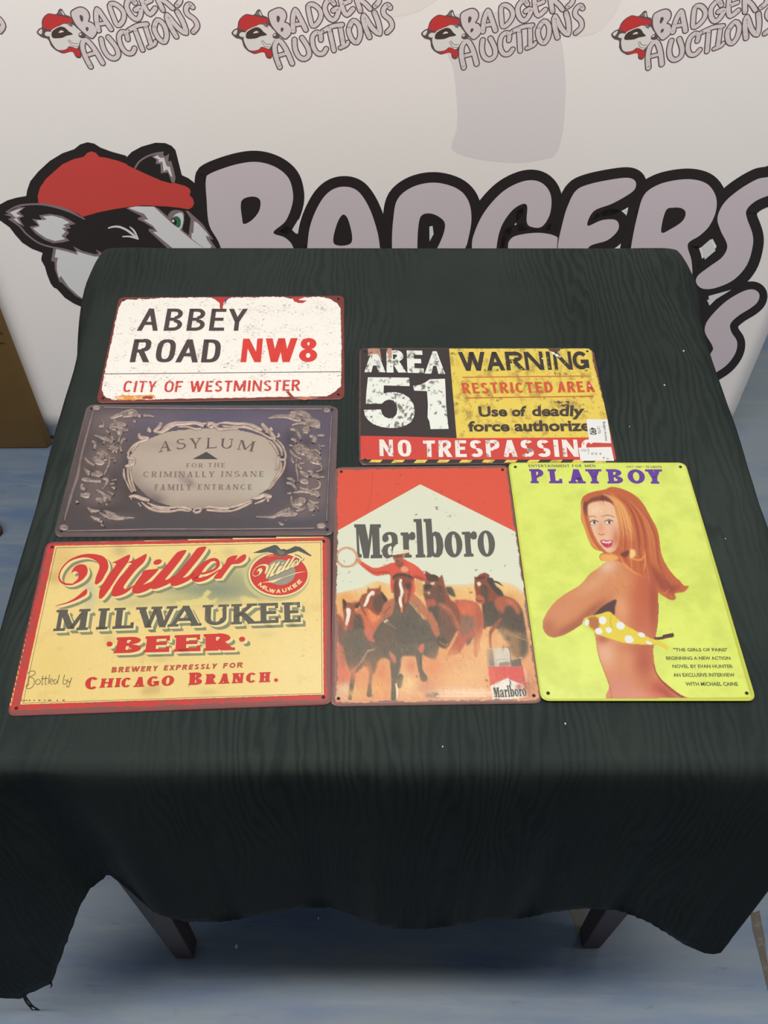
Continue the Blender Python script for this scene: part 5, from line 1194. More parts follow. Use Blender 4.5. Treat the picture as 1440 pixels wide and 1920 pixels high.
for x_, y_, r_ in ((1037, 662, 3), (1044, 666, 3.4), (1049, 668, 2.4), (1112, 707, 1.6), (1105, 723, 1.8), (1023, 681, 2.4), (1017, 672, 1.6)): g.poly(jag(ell(x_, y_, r_ * 1.3, r_ * .7, 25), .6, 1.5), WT4, 6)
g.poly(jag([(1026, 653.5), (1052, 653.5), (1046, 660), (1034, 659)], 1, 2), pmat((96, 66, 48), rough=.36), 6)
g.poly(jag([(690, 652.5 + 1), (712, 653), (713, 660), (716, 676), (708, 664), (696, 664), (690, 668)], .8, 2), pmat((190, 140, 122), (('spots', 150, .5, .05, (110, 70, 60), .9, (1, 1, 1)),), rough=.36), 6)
g.poly(jag([(726, 653), (734, 653), (735, 672), (728, 672)], .6, 2), pmat((196, 146, 126), rough=.36), 6)
g.build('lettering', s4.root)
PAP = pmat((238, 240, 240), rough=.5); INKB = pmat((52, 50, 54), rough=.5); INKG = pmat((120, 124, 130), rough=.5)
def sticker(px, name):
    P = on_z(px, s4.z + s4.th + 8 * s4.S.layer); Q = P.copy(); Q[:, 2] -= 3 * s4.S.layer; V = np.concatenate([Q, P])
    return mesh_obj(name, V, [(4, 5, 6, 7)] + [(i, (i + 1) % 4, 4 + (i + 1) % 4, 4 + i) for i in range(4)], PAP, s4.root)
k1 = sticker([(1099, 786), (1139, 786.5), (1146, 831), (1105, 829.5)], 'sticker'); k1['label'] = 'upper sticker with a printed number'
k2 = sticker([(1084.5, 839.5), (1146, 838), (1151.5, 864), (1088.5, 864)], 'sticker'); k2['label'] = 'lower sticker with faint handwriting'
def Lp(k): 
    g = Part(s4.S); return g
g = Part(s4.S)
text(g, 'Badgers Auctions', [(1135.2, 790.5), (1139.8, 827), (1133.8, 827), (1128.6, 790.5)], INKB, 9, .01)
text(g, 'Lot No.', [(1126.5, 800), (1128.5, 814), (1121.5, 814), (1119.8, 800)], INKG, 9, .01)
text(g, '490', [(1117.5, 801.5), (1119.5, 815), (1106, 815), (1104, 801.5)], INKB, 9, .03)
g.build('printed_text', k1)
g = Part(s4.S)
for st in ([(1090, 842), (1092, 846), (1094, 842)], [(1096, 842), (1096, 846), (1099, 845), (1098, 842)], [(1101, 842), (1104, 842), (1102, 845), (1105, 845.5)],
           [(1104, 848), (1102.8, 852)], [(1109, 849), (1111, 848.5), (1109, 852), (1112.5, 852)], [(1112, 851), (1114, 849)], [(1118, 848.5), (1116.5, 851.5), (1119, 852), (1119, 850), (1117, 850.5)], [(1126, 848.5), (1124.5, 851.5), (1127, 852), (1127, 850), (1125, 850.5)],
           [(1131, 857), (1131.5, 861)], [(1131, 857), (1134, 857.5), (1132, 859.5)], [(1138, 857.5), (1138.5, 861), (1141, 860.5), (1140, 859)]): g.ribbon(st, .9, INKG, 9, sm=3, caps=False)
g.build('handwriting', k2)
s4.hole_marks(7.4)

# ================= 5. cowboy cigarette sign
s5 = Sign([(628, 876), (952.9, 872), (1017, 1317.5), (619.9, 1323.6)], 'red and white cigarette advertising sign showing a cowboy swinging a rope among running horses', pmat((132, 96, 92), rough=.36, mottle=(40, (110, 70, 70), .6)))
RM = (120, 84, 82)
wE = ('edge', .0030, .0105, RM, s5.W, s5.H)
RD6 = pmat((220, 80, 56), (('spots', 120, .618, .02, (128, 66, 60), .8, (1, 1, 1)), ('spots', 22, .6, .1, (206, 72, 56), .5, (1, 1, 1)), wE), rough=.38)
PL6 = pmat((220, 226, 206), (('spots', 105, .612, .02, (96, 94, 90), .85, (1, 1, 1)), wE), rough=.38)
s5.field('red_ground', RD6, 1)
g = Part(s5.S)
g.poly([(788, 908), (968.5, 998), (977.5, 1060), (997, 1192), (622.5, 1180), (626, 1040), (627.5, 998)], PL6, 2)
for st in ([(698, 885), (697, 925), (690, 955), (686, 965)],): g.ribbon(st, .9, pmat((190, 62, 50), rough=.4), 2.5, sm=2, caps=False)
g.build('white_roof_shape', s5.root)
ML = T(660, 960, 5.143)
MARL = [
 (ML([(20, 118), (128, 118), (160, 275), (175, 118), (278, 118), (278, 150), (262, 153), (270, 408), (292, 414), (292, 445), (180, 447), (180, 417), (203, 410), (194, 215), (163, 446), (112, 446), (64, 215), (74, 402), (94, 410), (94, 440), (36, 440), (50, 405), (38, 152), (22, 148)]), [], 0),
 (ML([(292, 262), (298, 225), (330, 198), (375, 192), (420, 207), (440, 250), (446, 405), (458, 412), (458, 440), (400, 446), (384, 432), (345, 448), (306, 430), (291, 385), (301, 335), (340, 308), (383, 296), (381, 245), (366, 221), (345, 224), (352, 245), (352, 270), (330, 290), (304, 286)]), [ML([(380, 330), (352, 343), (345, 380), (356, 412), (382, 405)])], 3),
 (ML([(468, 198), (540, 196), (548, 216), (575, 190), (604, 199), (613, 238), (600, 268), (572, 272), (555, 262), (548, 290), (552, 408), (576, 414), (576, 440), (480, 440), (480, 413), (497, 408), (489, 228), (469, 224)]), [], 0),
 (ML([(592, 68), (670, 66), (692, 406), (707, 411), (708, 438), (615, 440), (614, 413), (632, 407), (617, 98), (594, 95)]), [], 0),
 (ML([(688, 66), (765, 64), (775, 202), (800, 186), (845, 200), (873, 255), (883, 330), (870, 400), (840, 436), (800, 438), (772, 424), (762, 437), (715, 438), (727, 408), (708, 98), (690, 95)]), [ML([(784, 235), (798, 230), (809, 262), (816, 340), (812, 390), (801, 404), (789, 380)])], 0),
 (ell(660 + 978 / 5.143, 960 + 312 / 5.143, 16.7, 24.6, -4, 32), [ell(660 + 985 / 5.143, 960 + 311 / 5.143, 4.3, 18.6, -5, 24)], 0),
 (ML([(1058, 192), (1135, 188), (1142, 206), (1170, 183), (1197, 195), (1206, 233), (1195, 262), (1165, 266), (1145, 250), (1142, 290), (1153, 398), (1172, 404), (1172, 430), (1080, 432), (1080, 406), (1098, 400), (1084, 220), (1060, 216)]), [], 0),
 (ell(660 + 1295 / 5.143, 960 + 305 / 5.143, 16.3, 24.8, -4, 32), [ell(660 + 1294 / 5.143, 960 + 303 / 5.143, 4.6, 19.6, -5, 24)], 0)]
g = Part(s5.S); CH6 = pmat((84, 84, 80), (('spots', 140, .70, .02, (180, 184, 170), .8, (1, 1, 1)),), rough=.38)
for o_, h_, sm_ in MARL: g.poly(o_, CH6, 4, h_, sm=sm_)
g.build('lettering', s5.root)
# painted picture
H2, H3, H4, H5 = T(620, 1020, 7.2), T(810, 1050, 7.2), T(620, 1180, 7.2), T(810, 1180, 6.698)
cv = Canvas(620, 1018, 1018, 1322, 1.15, (218, 224, 204), 0.0)
cv.c[:] = np.array((218, 224, 204)); cv.a[:] = 0
def F(pts, rgb, **k): cv.fill(np.asarray(pts)[:, :2], rgb, **k)
cv.fill([(600, 1122), (640, 1112), (680, 1102), (705, 1090), (740, 1098), (800, 1098), (840, 1098), (880, 1096), (930, 1092), (962, 1096), (985, 1116), (1015, 1150), (1060, 1200), (1060, 1360), (580, 1360), (580, 1160)], (236, 196, 128), soft=7, rgb2=(226, 158, 112))
cv.fill([(600, 1140), (700, 1130), (850, 1130), (1050, 1150), (1060, 1360), (580, 1360)], (228, 172, 112), soft=9, rgb2=(224, 150, 112))
for b_ in ((650, 1118, 12, 8, (224, 150, 80), .6), (716, 1104, 8, 12, (226, 170, 90), .5), (850, 1112, 20, 10, (224, 176, 104), .5), (960, 1120, 14, 8, (220, 150, 84), .5), (640, 1300, 16, 12, (222, 190, 160), .6), (760, 1270, 14, 26, (236, 200, 150), .7), (880, 1260, 34, 26, (232, 186, 138), .8), (850, 1298, 46, 8, (246, 222, 190), .7), (700, 1290, 20, 14, (232, 176, 120), .7), (650, 1240, 10, 20, (214, 130, 96), .6)):
    cv.blob(*b_)
BRK, DRK = (150, 74, 50), (84, 72, 60)
# far right horse
F(H3([(690, 560), (850, 470), (1000, 495), (1130, 555), (1220, 680), (1245, 800), (1275, 1000), (1240, 1085), (1100, 1020), (980, 960), (885, 935), (800, 900), (740, 905), (690, 925), (680, 700)]), DRK, soft=1.2)
F(H3([(850, 500), (980, 490), (1120, 545), (1180, 640), (1170, 740), (1100, 640), (1000, 620), (960, 720), (860, 640)]), (172, 92, 62), soft=2.2)
F(H3([(990, 540), (1080, 550), (1150, 660), (1160, 730), (1090, 620)]), (198, 112, 80), soft=2)
F(H3([(560, 195), (592, 230), (640, 195), (715, 172), (780, 205), (770, 250), (850, 360), (905, 450), (860, 530), (760, 560), (690, 590), (600, 560), (592, 450), (570, 350), (575, 260)]), (136, 68, 46), soft=.9)
F(H3([(660, 350), (740, 340), (760, 450), (740, 720), (690, 700), (700, 560), (660, 460)]), (86, 66, 54), soft=1.5)
F(H3([(735, 250), (820, 245), (850, 330), (940, 420), (965, 485), (880, 470), (800, 370)]), (64, 56, 48), soft=1.0)
cv.line(H3([(830, 290, 22), (890, 305, 26), (955, 350, 8)]), 3, (74, 58, 48)); F(H3([(580, 250), (640, 225), (740, 230), (640, 265)]), (82, 50, 40), soft=.8)
F(H3([(605, 310), (640, 295), (665, 320), (630, 358)]), (236, 224, 200), soft=.8); F(H3([(600, 470), (660, 480), (710, 520), (690, 590), (620, 560)]), (186, 96, 66), soft=1.2)
cv.line(H3([(600, 545, 10), (680, 555, 14)]), 2, (84, 50, 44)); cv.line(H3([(930, 800, 44), (810, 945, 52), (785, 1030, 36), (792, 1200, 34)]), 5, (142, 80, 62), soft=1)
F(H3([(900, 930), (1000, 1090), (1040, 1180), (1080, 1280), (1180, 1340), (1270, 1300), (1280, 1100), (1240, 1000)]), (150, 118, 82), soft=3); F(H3([(1180, 1040), (1280, 1060), (1290, 1240), (1200, 1290)]), (96, 86, 72), soft=3)
F(H3([(900, 930), (1000, 1000), (1060, 1080), (980, 1080)]), (94, 82, 68), soft=2); cv.line(H3([(1060, 1000, 6), (1180, 1050, 10), (1300, 1095, 6)]), 1, (170, 158, 120))
# big red horse
F(H3([(300, 575), (400, 538), (500, 545), (600, 572), (655, 650), (690, 760), (695, 900), (655, 1080), (620, 1290), (570, 1290), (560, 1050), (480, 1090), (360, 1260), (240, 1290), (200, 1290), (380, 900)]), (184, 98, 72), soft=1)
F(H3([(340, 590), (480, 560), (600, 620), (640, 720), (520, 760), (400, 740)]), (206, 106, 72), soft=2.5); F(H3([(380, 760), (560, 770), (580, 900), (480, 1000), (380, 980)]), (142, 104, 84), soft=3); F(H3([(470, 1090), (560, 1010), (540, 1080), (480, 1160)]), (112, 88, 74), soft=1.5)
F(H3([(590, 620), (600, 850), (580, 1000), (660, 900), (670, 720)]), (176, 92, 68), soft=2)
# middle horses (behind rider's right)
F(H3([(-100, 180), (0, 200), (60, 215), (100, 235), (135, 198), (160, 280), (190, 400), (250, 530), (320, 590), (385, 750), (375, 920), (300, 1010), (200, 1190), (100, 1160), (0, 1100), (-60, 700)]), (140, 76, 54), soft=1)
F(H3([(50, 350), (140, 360), (180, 520), (150, 590), (60, 570)]), (98, 70, 56), soft=1.5); F(H3([(-100, 195), (10, 200), (90, 240), (20, 275), (-90, 250)]), (80, 52, 42), soft=1)
F(H3([(185, 370), (260, 365), (300, 430), (315, 500), (240, 470), (200, 440)]), (84, 76, 62), soft=1.2); F(H3([(-20, 310), (40, 290), (20, 350), (-30, 360)]), (230, 214, 188), soft=.8)
F(H3([(60, 580), (200, 600), (290, 720), (330, 900), (280, 1050), (160, 1180), (80, 900)]), (110, 84, 66), soft=2.5); F(H3([(80, 585), (200, 615), (300, 730), (370, 900), (330, 930), (240, 760), (140, 660)]), (176, 104, 74), soft=1.5); cv.line(H3([(150, 620, 6), (260, 700, 8), (330, 830, 10), (370, 920, 6)]), 1, (204, 136, 104))
F(H2([(1240, 560), (1300, 545), (1400, 560), (1440, 640), (1430, 760), (1400, 880), (1330, 870), (1290, 780), (1240, 650)]), (112, 72, 56), soft=1.2); F(H2([(1235, 560), (1340, 545), (1360, 590), (1250, 620)]), (68, 54, 46), soft=1); cv.blob(620 + 1325 / 7.2, 1020 + 660 / 7.2, 2.2, 2, (240, 200, 160), .9); F(H2([(1300, 760), (1400, 750), (1420, 850), (1310, 860)]), (180, 94, 72), soft=1.6)
F(H2([(1320, 860), (1440, 850), (1440, 1100), (1360, 1000)]), (86, 76, 66), soft=2)
F(H2([(1310, 440), (1360, 410), (1440, 430), (1440, 500), (1330, 500)]), (76, 56, 46), soft=1)
# left horses
F(H2([(20, 960), (110, 950), (175, 1050), (180, 1180), (170, 1300), (20, 1300)]), (164, 96, 68), soft=1.5); F(H2([(30, 1100), (150, 1100), (160, 1300), (80, 1300)]), (104, 88, 76), soft=2)
F(H2([(375, 870), (500, 860), (600, 945), (655, 1050), (650, 1300), (430, 1300), (400, 1100), (330, 960)]), (206, 112, 74), soft=1); F(H2([(500, 870), (590, 940), (640, 1030), (560, 1060), (520, 960)]), (232, 140, 84), soft=2)
F(H2([(500, 575), (520, 600), (640, 600), (672, 555), (680, 640), (765, 745), (755, 830), (700, 900), (640, 970), (520, 880), (450, 860), (405, 760), (435, 680), (490, 660)]), (150, 76, 54), soft=.9)
F(H2([(600, 700), (680, 690), (745, 760), (720, 860), (640, 930), (570, 830)]), (98, 72, 56), soft=1.6); F(H2([(680, 640), (760, 740), (750, 790), (690, 720)]), (70, 52, 44), soft=1)
cv.line(H2([(565, 660, 60), (515, 700, 40), (490, 770, 44), (460, 830, 34)]), 5, (240, 230, 212)); cv.line(H2([(430, 700, 30), (400, 790, 34), (440, 900, 30), (480, 970, 16)]), 4, (140, 84, 60))
F(H2([(165, 745), (215, 790), (300, 790), (385, 770), (395, 830), (330, 880), (345, 960), (330, 1100), (290, 1290), (190, 1250), (165, 1150), (180, 1000), (160, 870)]), (150, 84, 60), soft=.9)
F(H2([(165, 745), (215, 800), (180, 880)]), (66, 52, 46), soft=.8); F(H2([(330, 830), (395, 780), (380, 850), (340, 870)]), (74, 58, 48), soft=.8); cv.line(H2([(300, 780, 26), (380, 765, 18)]), 3, (210, 150, 100)); cv.line(H2([(240, 895, 64), (240, 960, 50), (220, 1050, 44), (205, 1110, 36)]), 5, (240, 232, 218))
F(H2([(330, 960), (420, 980), (460, 1290), (300, 1300), (300, 1150)]), (94, 78, 66), soft=2); cv.line(H2([(200, 1110, 40), (205, 1200, 44)]), 5, (196, 124, 100))
# lower dark bodies and legs
DK5 = (106, 98, 84)
F(H4([(90, 60), (300, 0), (460, 0), (600, 160), (650, 0), (760, -100), (1440, -100), (1440, 350), (1370, 400), (1250, 350), (1130, 360), (960, 370), (945, 500), (900, 640), (830, 600), (800, 430), (710, 385), (640, 440), (590, 600), (520, 560), (460, 500), (340, 590), (290, 680), (240, 520), (170, 320)]), DK5, soft=1.4)
F(H4([(450, 0), (650, 0), (610, 150), (520, 160)]), (206, 116, 90), soft=1.4); F(H4([(30, 20), (95, 60), (95, 230), (40, 240)]), (214, 132, 96), soft=1.5)
F(H4([(60, 290), (150, 200), (190, 380), (200, 520), (270, 600), (250, 700), (80, 720)]), (218, 128, 98), soft=2.5); cv.blob(650, 1290, 10, 7, (226, 200, 176), .8)
for L_ in ([(300, 640, 60), (285, 760, 60), (262, 930, 50)], [(540, 540, 56), (530, 720, 46), (520, 880, 70)], [(860, 460, 110), (860, 640, 90), (850, 780, 60), (850, 930, 80)], [(940, 640, 80), (930, 760, 70)], [(1190, 360, 90), (1210, 540, 60), (1260, 660, 100)]): cv.line(H4(L_), 5, DK5, soft=1.1)
F(H4([(1180, 230), (1260, 190), (1260, 270), (1230, 325), (1190, 290)]), (208, 120, 94), soft=1); F(H4([(790, 290), (880, 380), (870, 460), (820, 420)]), (200, 128, 102), soft=1.4); cv.line(H4([(600, 255, 18), (500, 300, 22), (420, 430, 28), (300, 560, 24)]), 3, (164, 136, 114)); cv.line(H4([(500, 290, 18), (590, 275, 14)]), 2, (212, 196, 160))
cv.line(H4([(880, 740, 20), (900, 830, 26), (890, 930, 16)]), 2, (244, 228, 190)); F(H4([(1290, 870), (1440, 850), (1440, 920), (1300, 920)]), (160, 138, 120), soft=2)
# rider
F(H2([(850, 780), (1060, 780), (1200, 940), (1290, 1100), (1440, 1180), (1440, 1320), (620, 1320), (660, 1080), (740, 1000), (800, 900)]), (98, 90, 76), soft=1.4)
F(H2([(858, 735), (770, 770), (710, 830), (655, 1010), (668, 1070), (740, 1010), (820, 960), (855, 860)]), (182, 108, 78), soft=1); cv.line(H2([(720, 930, 12), (800, 850, 16)]), 2, (130, 70, 54))
F(H2([(1060, 650), (1150, 690), (1270, 830), (1390, 990), (1440, 1080), (1450, 1230), (1380, 1130), (1260, 980), (1120, 830), (1060, 790)]), (184, 116, 84), soft=1); F(H3([(-20, 690), (50, 820), (110, 1010), (90, 1060), (40, 1020), (-20, 880)]), (184, 112, 82), soft=1)
F(H3([(90, 1020), (150, 1040), (220, 1120), (200, 1180), (120, 1180), (60, 1100)]), (88, 76, 62), soft=1.2); cv.line(H3([(100, 1100, 6), (180, 1150, 10), (225, 1120, 6)]), 1, (170, 140, 104))
F(H2([(385, 248), (420, 235), (520, 295), (600, 325), (700, 300), (800, 262), (870, 245), (985, 205), (1050, 235), (1160, 295), (1240, 370), (1292, 445), (1270, 502), (1200, 492), (1130, 452), (1145, 600), (1120, 665), (1000, 700), (860, 660), (815, 640), (802, 420), (760, 412), (640, 427), (570, 415), (480, 350), (400, 282)]), (214, 82, 60), soft=.8)
for L_ in ([(640, 385, 14), (740, 380, 26), (800, 400, 14)], [(480, 320, 10), (580, 380, 16), (650, 390, 10)]): cv.line(H2(L_), 3, (160, 64, 50), a=.8)
F(H2([(1090, 440), (1150, 420), (1230, 450), (1280, 480), (1180, 480)]), (170, 64, 50), soft=1.4); cv.blob(620 + 1090 / 7.2, 1020 + 310 / 7.2, 7, 6, (226, 98, 72), .7)
F(H2([(880, 235), (965, 215), (975, 280), (935, 325), (885, 290)]), (140, 76, 56), soft=.8); F(H2([(845, 142), (980, 120), (988, 190), (950, 250), (900, 258), (852, 212)]), (166, 98, 72), soft=.7); F(H2([(848, 150), (960, 140), (950, 175), (860, 185)]), (112, 66, 50), soft=1); F(H2([(880, 215), (920, 218), (935, 245), (900, 255)]), (120, 76, 60), soft=.9)
F(H2([(818, 136), (838, 124), (850, 55), (885, 8), (945, 12), (985, 78), (1050, 82), (1056, 108), (1000, 125), (900, 142), (850, 146)]), (226, 230, 210), soft=.6); F(H2([(975, 95), (1045, 84), (1054, 106), (990, 124)]), (236, 204, 146), soft=.9); cv.line(H2([(850, 105, 6), (910, 112, 6), (975, 95, 6)]), 1, (196, 200, 182), a=.7)
F(H2([(950, 320), (1000, 300), (1050, 340), (1020, 380), (960, 370)]), (220, 160, 116), soft=.8); F(H2([(350, 190), (400, 195), (415, 240), (380, 262), (340, 240)]), (206, 142, 104), soft=.8)
F(H2([(835, 450), (870, 405), (960, 395), (1060, 415), (1120, 470), (1050, 460), (950, 440), (850, 475)]), (74, 58, 50), soft=.9)
F(H2([(862, 478), (900, 445), (1060, 455), (1100, 500), (1085, 640), (1060, 760), (1030, 810), (1010, 900), (970, 932), (930, 920), (900, 800), (865, 760), (852, 600)]), (132, 66, 48), soft=.9)
F(H2([(862, 520), (905, 520), (900, 780), (865, 750)]), (84, 66, 54), soft=1.2); F(H2([(1010, 530), (1080, 530), (1070, 600), (1020, 590)]), (78, 54, 46), soft=1.2); F(H2([(1000, 620), (1040, 640), (1030, 780), (1000, 800)]), (186, 102, 76), soft=1.2)
cv.line(H2([(945, 490, 40), (940, 550, 36), (962, 650, 40), (938, 760, 42), (958, 860, 34)]), 5, (240, 232, 214)); cv.line(H2([(958, 860, 30), (960, 915, 22)]), 3, (214, 150, 110))
cv.line(H2([(1070, 790, 8), (1150, 890, 12), (1200, 950, 8)]), 1.3, (190, 168, 132)); cv.line(H2([(735, 1050, 34), (760, 1030, 26)]), 3, (232, 222, 196)); cv.line(H2([(760, 1060, 26), (850, 1120, 26), (900, 1140, 16)]), 3, (150, 118, 88))
F(H2([(1140, 480), (1250, 540), (1235, 700), (1180, 690), (1140, 620)]), (216, 164, 100), soft=1.5)
# rope
for rx_, ry_, w_, c_ in ((20, 19, 1.5, (210, 148, 98)), (18, 17.2, 1.2, (190, 120, 80)), (16.5, 16, .8, (226, 176, 128))):
    e_ = ell(620 + 218 / 7.2, 1020 + 178 / 7.2, rx_, ry_, 0, 30, 0, 359); cv.line(np.vstack([e_, e_[:1]]), w_, c_, soft=.5, sm=0)
for L_ in ([(190, 240), (230, 170), (310, 120)], [(180, 230), (190, 140), (250, 70)], [(130, 150), (170, 220), (195, 260)], [(150, 310), (135, 420), (180, 520), (250, 530), (320, 430), (340, 290)], [(340, 270), (230, 400), (130, 550), (60, 640)], [(50, 350), (130, 395), (240, 385), (330, 330)]): cv.line(H2(L_), .9, (150, 136, 112), a=.85, soft=.5)
# packet
F(H5([(680, 245), (700, 238), (930, 225), (965, 245), (985, 300), (992, 470), (705, 470), (690, 340)]), (210, 208, 196), soft=.7, sm=0); F(H5([(680, 245), (760, 240), (790, 465), (705, 470)]), (122, 116, 108), soft=1.6, sm=0); F(H5([(985, 380), (1110, 355), (1130, 465), (995, 465)]), (112, 100, 92), soft=.8, sm=0); cv.line(H5([(985, 385), (1130, 352)]), 1, (220, 210, 190)); cv.line(H5([(870, 228), (940, 222), (975, 260), (990, 400)]), .9, (70, 66, 62)); cv.line(H5([(815, 460), (815, 385), (960, 375)]), .8, (150, 142, 134)); F(H5([(850, 420), (970, 410), (975, 460), (850, 465)]), (164, 132, 120), soft=1)
F(H5([(705, 468), (1140, 465), (1165, 500), (1200, 700), (1190, 850), (760, 870), (725, 700)]), (216, 92, 84), soft=.6, sm=0); F(H5([(1140, 465), (1165, 490), (1200, 640), (1180, 680), (1160, 560)]), (240, 190, 160), soft=.8, sm=0)
F(H5([(730, 712), (940, 612), (1060, 665), (1150, 690), (1160, 740), (1200, 760), (1190, 850), (1050, 870), (760, 880)]), (232, 230, 222), soft=.6, sm=0); cv.line(H5([(975, 640, 10), (985, 680, 12), (965, 720, 8)]), 2, (90, 70, 66)); cv.blob(810 + 1090 / 6.7, 1180 + 720 / 6.7, 4, 3, (190, 80, 74), .8)
for b_ in ((728, 1190, 14, 16, (120, 92, 74), .5), (760, 1175, 18, 14, (86, 82, 72), .6), (700, 1215, 10, 12, (128, 100, 84), .5), (650, 1225, 12, 14, (118, 96, 80), .5), (662, 1262, 7, 12, (224, 140, 100), .7), (688, 1262, 8, 16, (226, 150, 104), .8), (716, 1262, 9, 16, (220, 142, 98), .8), (712, 1290, 10, 10, (238, 172, 110), .8), (665, 1300, 12, 6, (234, 184, 116), .8),
           (770, 1250, 8, 10, (214, 134, 98), .8), (768, 1285, 12, 10, (240, 206, 140), .8), (815, 1250, 10, 14, (222, 140, 98), .7), (800, 1290, 14, 8, (206, 140, 110), .6), (850, 1235, 20, 14, (230, 168, 112), .7), (905, 1220, 14, 22, (240, 190, 132), .8), (870, 1275, 30, 10, (238, 188, 130), .8), (940, 1200, 8, 14, (232, 186, 130), .7),
           (990, 1290, 10, 14, (176, 120, 92), .7), (900, 1300, 40, 4, (250, 226, 190), .6), (640, 1180, 8, 14, (150, 92, 70), .5), (843, 1160, 10, 12, (128, 84, 64), .6)):
    cv.blob(*b_)
brush(cv, 900, (626, 1075, 1008, 1312), 30, 5, 8, 1.8, 1.3); brush(cv, 250, (626, 1180, 1000, 1312), 24, 6, 6, 2.2)
cv.grain(2.2, 6); cv.a[:] = np.where(cv.Y > 1112, 1, cv.a)
W5 = (('spots', 140, .625, .02, (110, 86, 74), .7, (1, 1, 1)), ('edge', .0036, .012, (146, 108, 102), s5.W, s5.H))
cv.build('painted_picture', s5.S, s5.root, 6, pmat((5, 5, 5), W5, rough=.38, vcol=True), thr=.42, inside=s5.inside(.0016, .009))
g = Part(s5.S); mb = ML([(20, 64), (1380, 64), (1380, 447), (20, 447)])
dst = homog([(923.5, 1286), (985, 1284), (988, 1306), (926, 1308)])
def mm(p): p = np.asarray(p, float); return dst(np.stack([(p[:, 0] - mb[0][0]) / (mb[1][0] - mb[0][0]), (p[:, 1] - mb[0][1]) / (mb[2][1] - mb[0][1])], 1))
for o_, h_, sm_ in MARL: g.poly(mm(o_), CH6, 8, [mm(h) for h in h_])
CR6 = pmat((244, 222, 186), rough=.4)
r_ = random.Random(3)
for y_, xa, xb in ((1305.5, 818, 912), (1293, 881, 912), (1298, 868, 912)):
    x_ = xa
    while x_ < xb:
        w_ = r_.uniform(1.5, 4.5); g.ribbon([(x_, y_), (min(x_ + w_, xb), y_ - .05)], 2.6 if y_ > 1300 else 1.6, CR6, 8, sm=0, caps=False); x_ += w_ + r_.uniform(.6, 1.6)
g.build('small_print', s5.root, kind='stuff')
s5.hole_marks()

# ================= 6. bright yellow-green magazine cover sign (lies slightly over its neighbours)
s6 = Sign([(953, 867), (1284.9, 867), (1418, 1313), (1015, 1313)], 'bright yellow-green magazine cover sign with purple title and a red-haired woman seen from behind', pmat((206, 216, 84), rough=.3), z=ZS + .0024)
w6 = (('spots', 30, .44, .16, (200, 216, 96), .75, (1, 1, 1)), ('spots', 120, .70, .02, (170, 170, 80), .5, (1, 1, 1)), ('edge', .0012, .0015, (190, 200, 80), s6.W, s6.H))
s6.field('yellow_ground', pmat((222, 238, 112), w6, rough=.30), 1)
g = Part(s6.S); PU = pmat((98, 52, 158), (('spots', 120, .72, .02, (180, 170, 120), .5, (1, 1, 1)),), rough=.34); GI = pmat((118, 124, 62), rough=.36); GI2 = pmat((88, 98, 58), rough=.36)
word(g, 'PLAYBOY', [(992, 879.5), (1241, 880), (1244.5, 907), (995, 906)], PU, 3, t=.30, th=.19, thin=.26, serif=.16, spans=[(0, .117), (.142, .254), (.291, .419), (.427, .548), (.583, .713), (.739, .867), (.874, 1)], aspect=7.4)
g.build('title_lettering', s6.root); g = Part(s6.S)
for tx, q_ in (('ENTERTAINMENT', [(990.5, 871), (1067, 871), (1068, 876), (991.5, 876)]), ('FOR', [(1072, 871), (1090, 871), (1091, 876), (1073, 876)]), ('MEN', [(1096, 871), (1115.5, 871), (1116.5, 876), (1097, 876)])): word(g, tx, q_, GI, 3, t=.22, gap=.22)
for tx, q_ in (('JULY', [(1174, 873.5), (1188, 873.5), (1188.5, 877.3), (1174.5, 877.3)]), ('1967 \u2022 75 CENTS', [(1191, 873.5), (1240, 873.5), (1240.8, 877.3), (1191.6, 877.3)])): text(g, tx, q_, GI, 3, .03)
for tx, x0, x1, y0, y1 in (('"THE GIRLS OF PARIS"', 1262, 1363, 1215, 1221.4), ('BEGINNING A NEW ACTION', 1248, 1368.5, 1230.8, 1237.2), ('NOVEL BY EVAN HUNTER', 1260, 1373, 1246, 1252.6), ('AN EXCLUSIVE INTERVIEW', 1261.5, 1376.5, 1262, 1269), ('WITH MICHAEL CAINE', 1284.5, 1382.5, 1278.8, 1286)):
    text(g, tx, [(x0, y0), (x1, y0), (x1 + 2, y1), (x0 + 1.6, y1)], GI2, 3, .028)
g.build('small_print', s6.root, kind='stuff')
W1, W2 = T(1060, 890, 6), T(1000, 1040, 4.5)
cv = Canvas(1012, 908, 1300, 1313, 1.15, (224, 232, 92), 0.0)
def F(pts, rgb, **k): cv.fill(np.asarray(pts)[:, :2], rgb, **k)
SK = (208, 134, 88)
F(W2([(700, 40), (620, 55), (560, 100), (470, 165), (400, 250), (260, 335), (160, 420), (95, 520), (76, 590), (95, 655), (150, 695), (230, 688), (320, 645), (410, 585), (430, 545), (500, 640), (525, 700), (545, 820), (590, 965), (640, 1105), (660, 1240), (1320, 1240), (1180, 1150), (1060, 1030), (1025, 930), (1015, 800), (1030, 700), (1055, 540), (1055, 330), (1030, 150), (1000, 60), (900, 20)]), SK, soft=.8)
A_ = cv.a.copy()
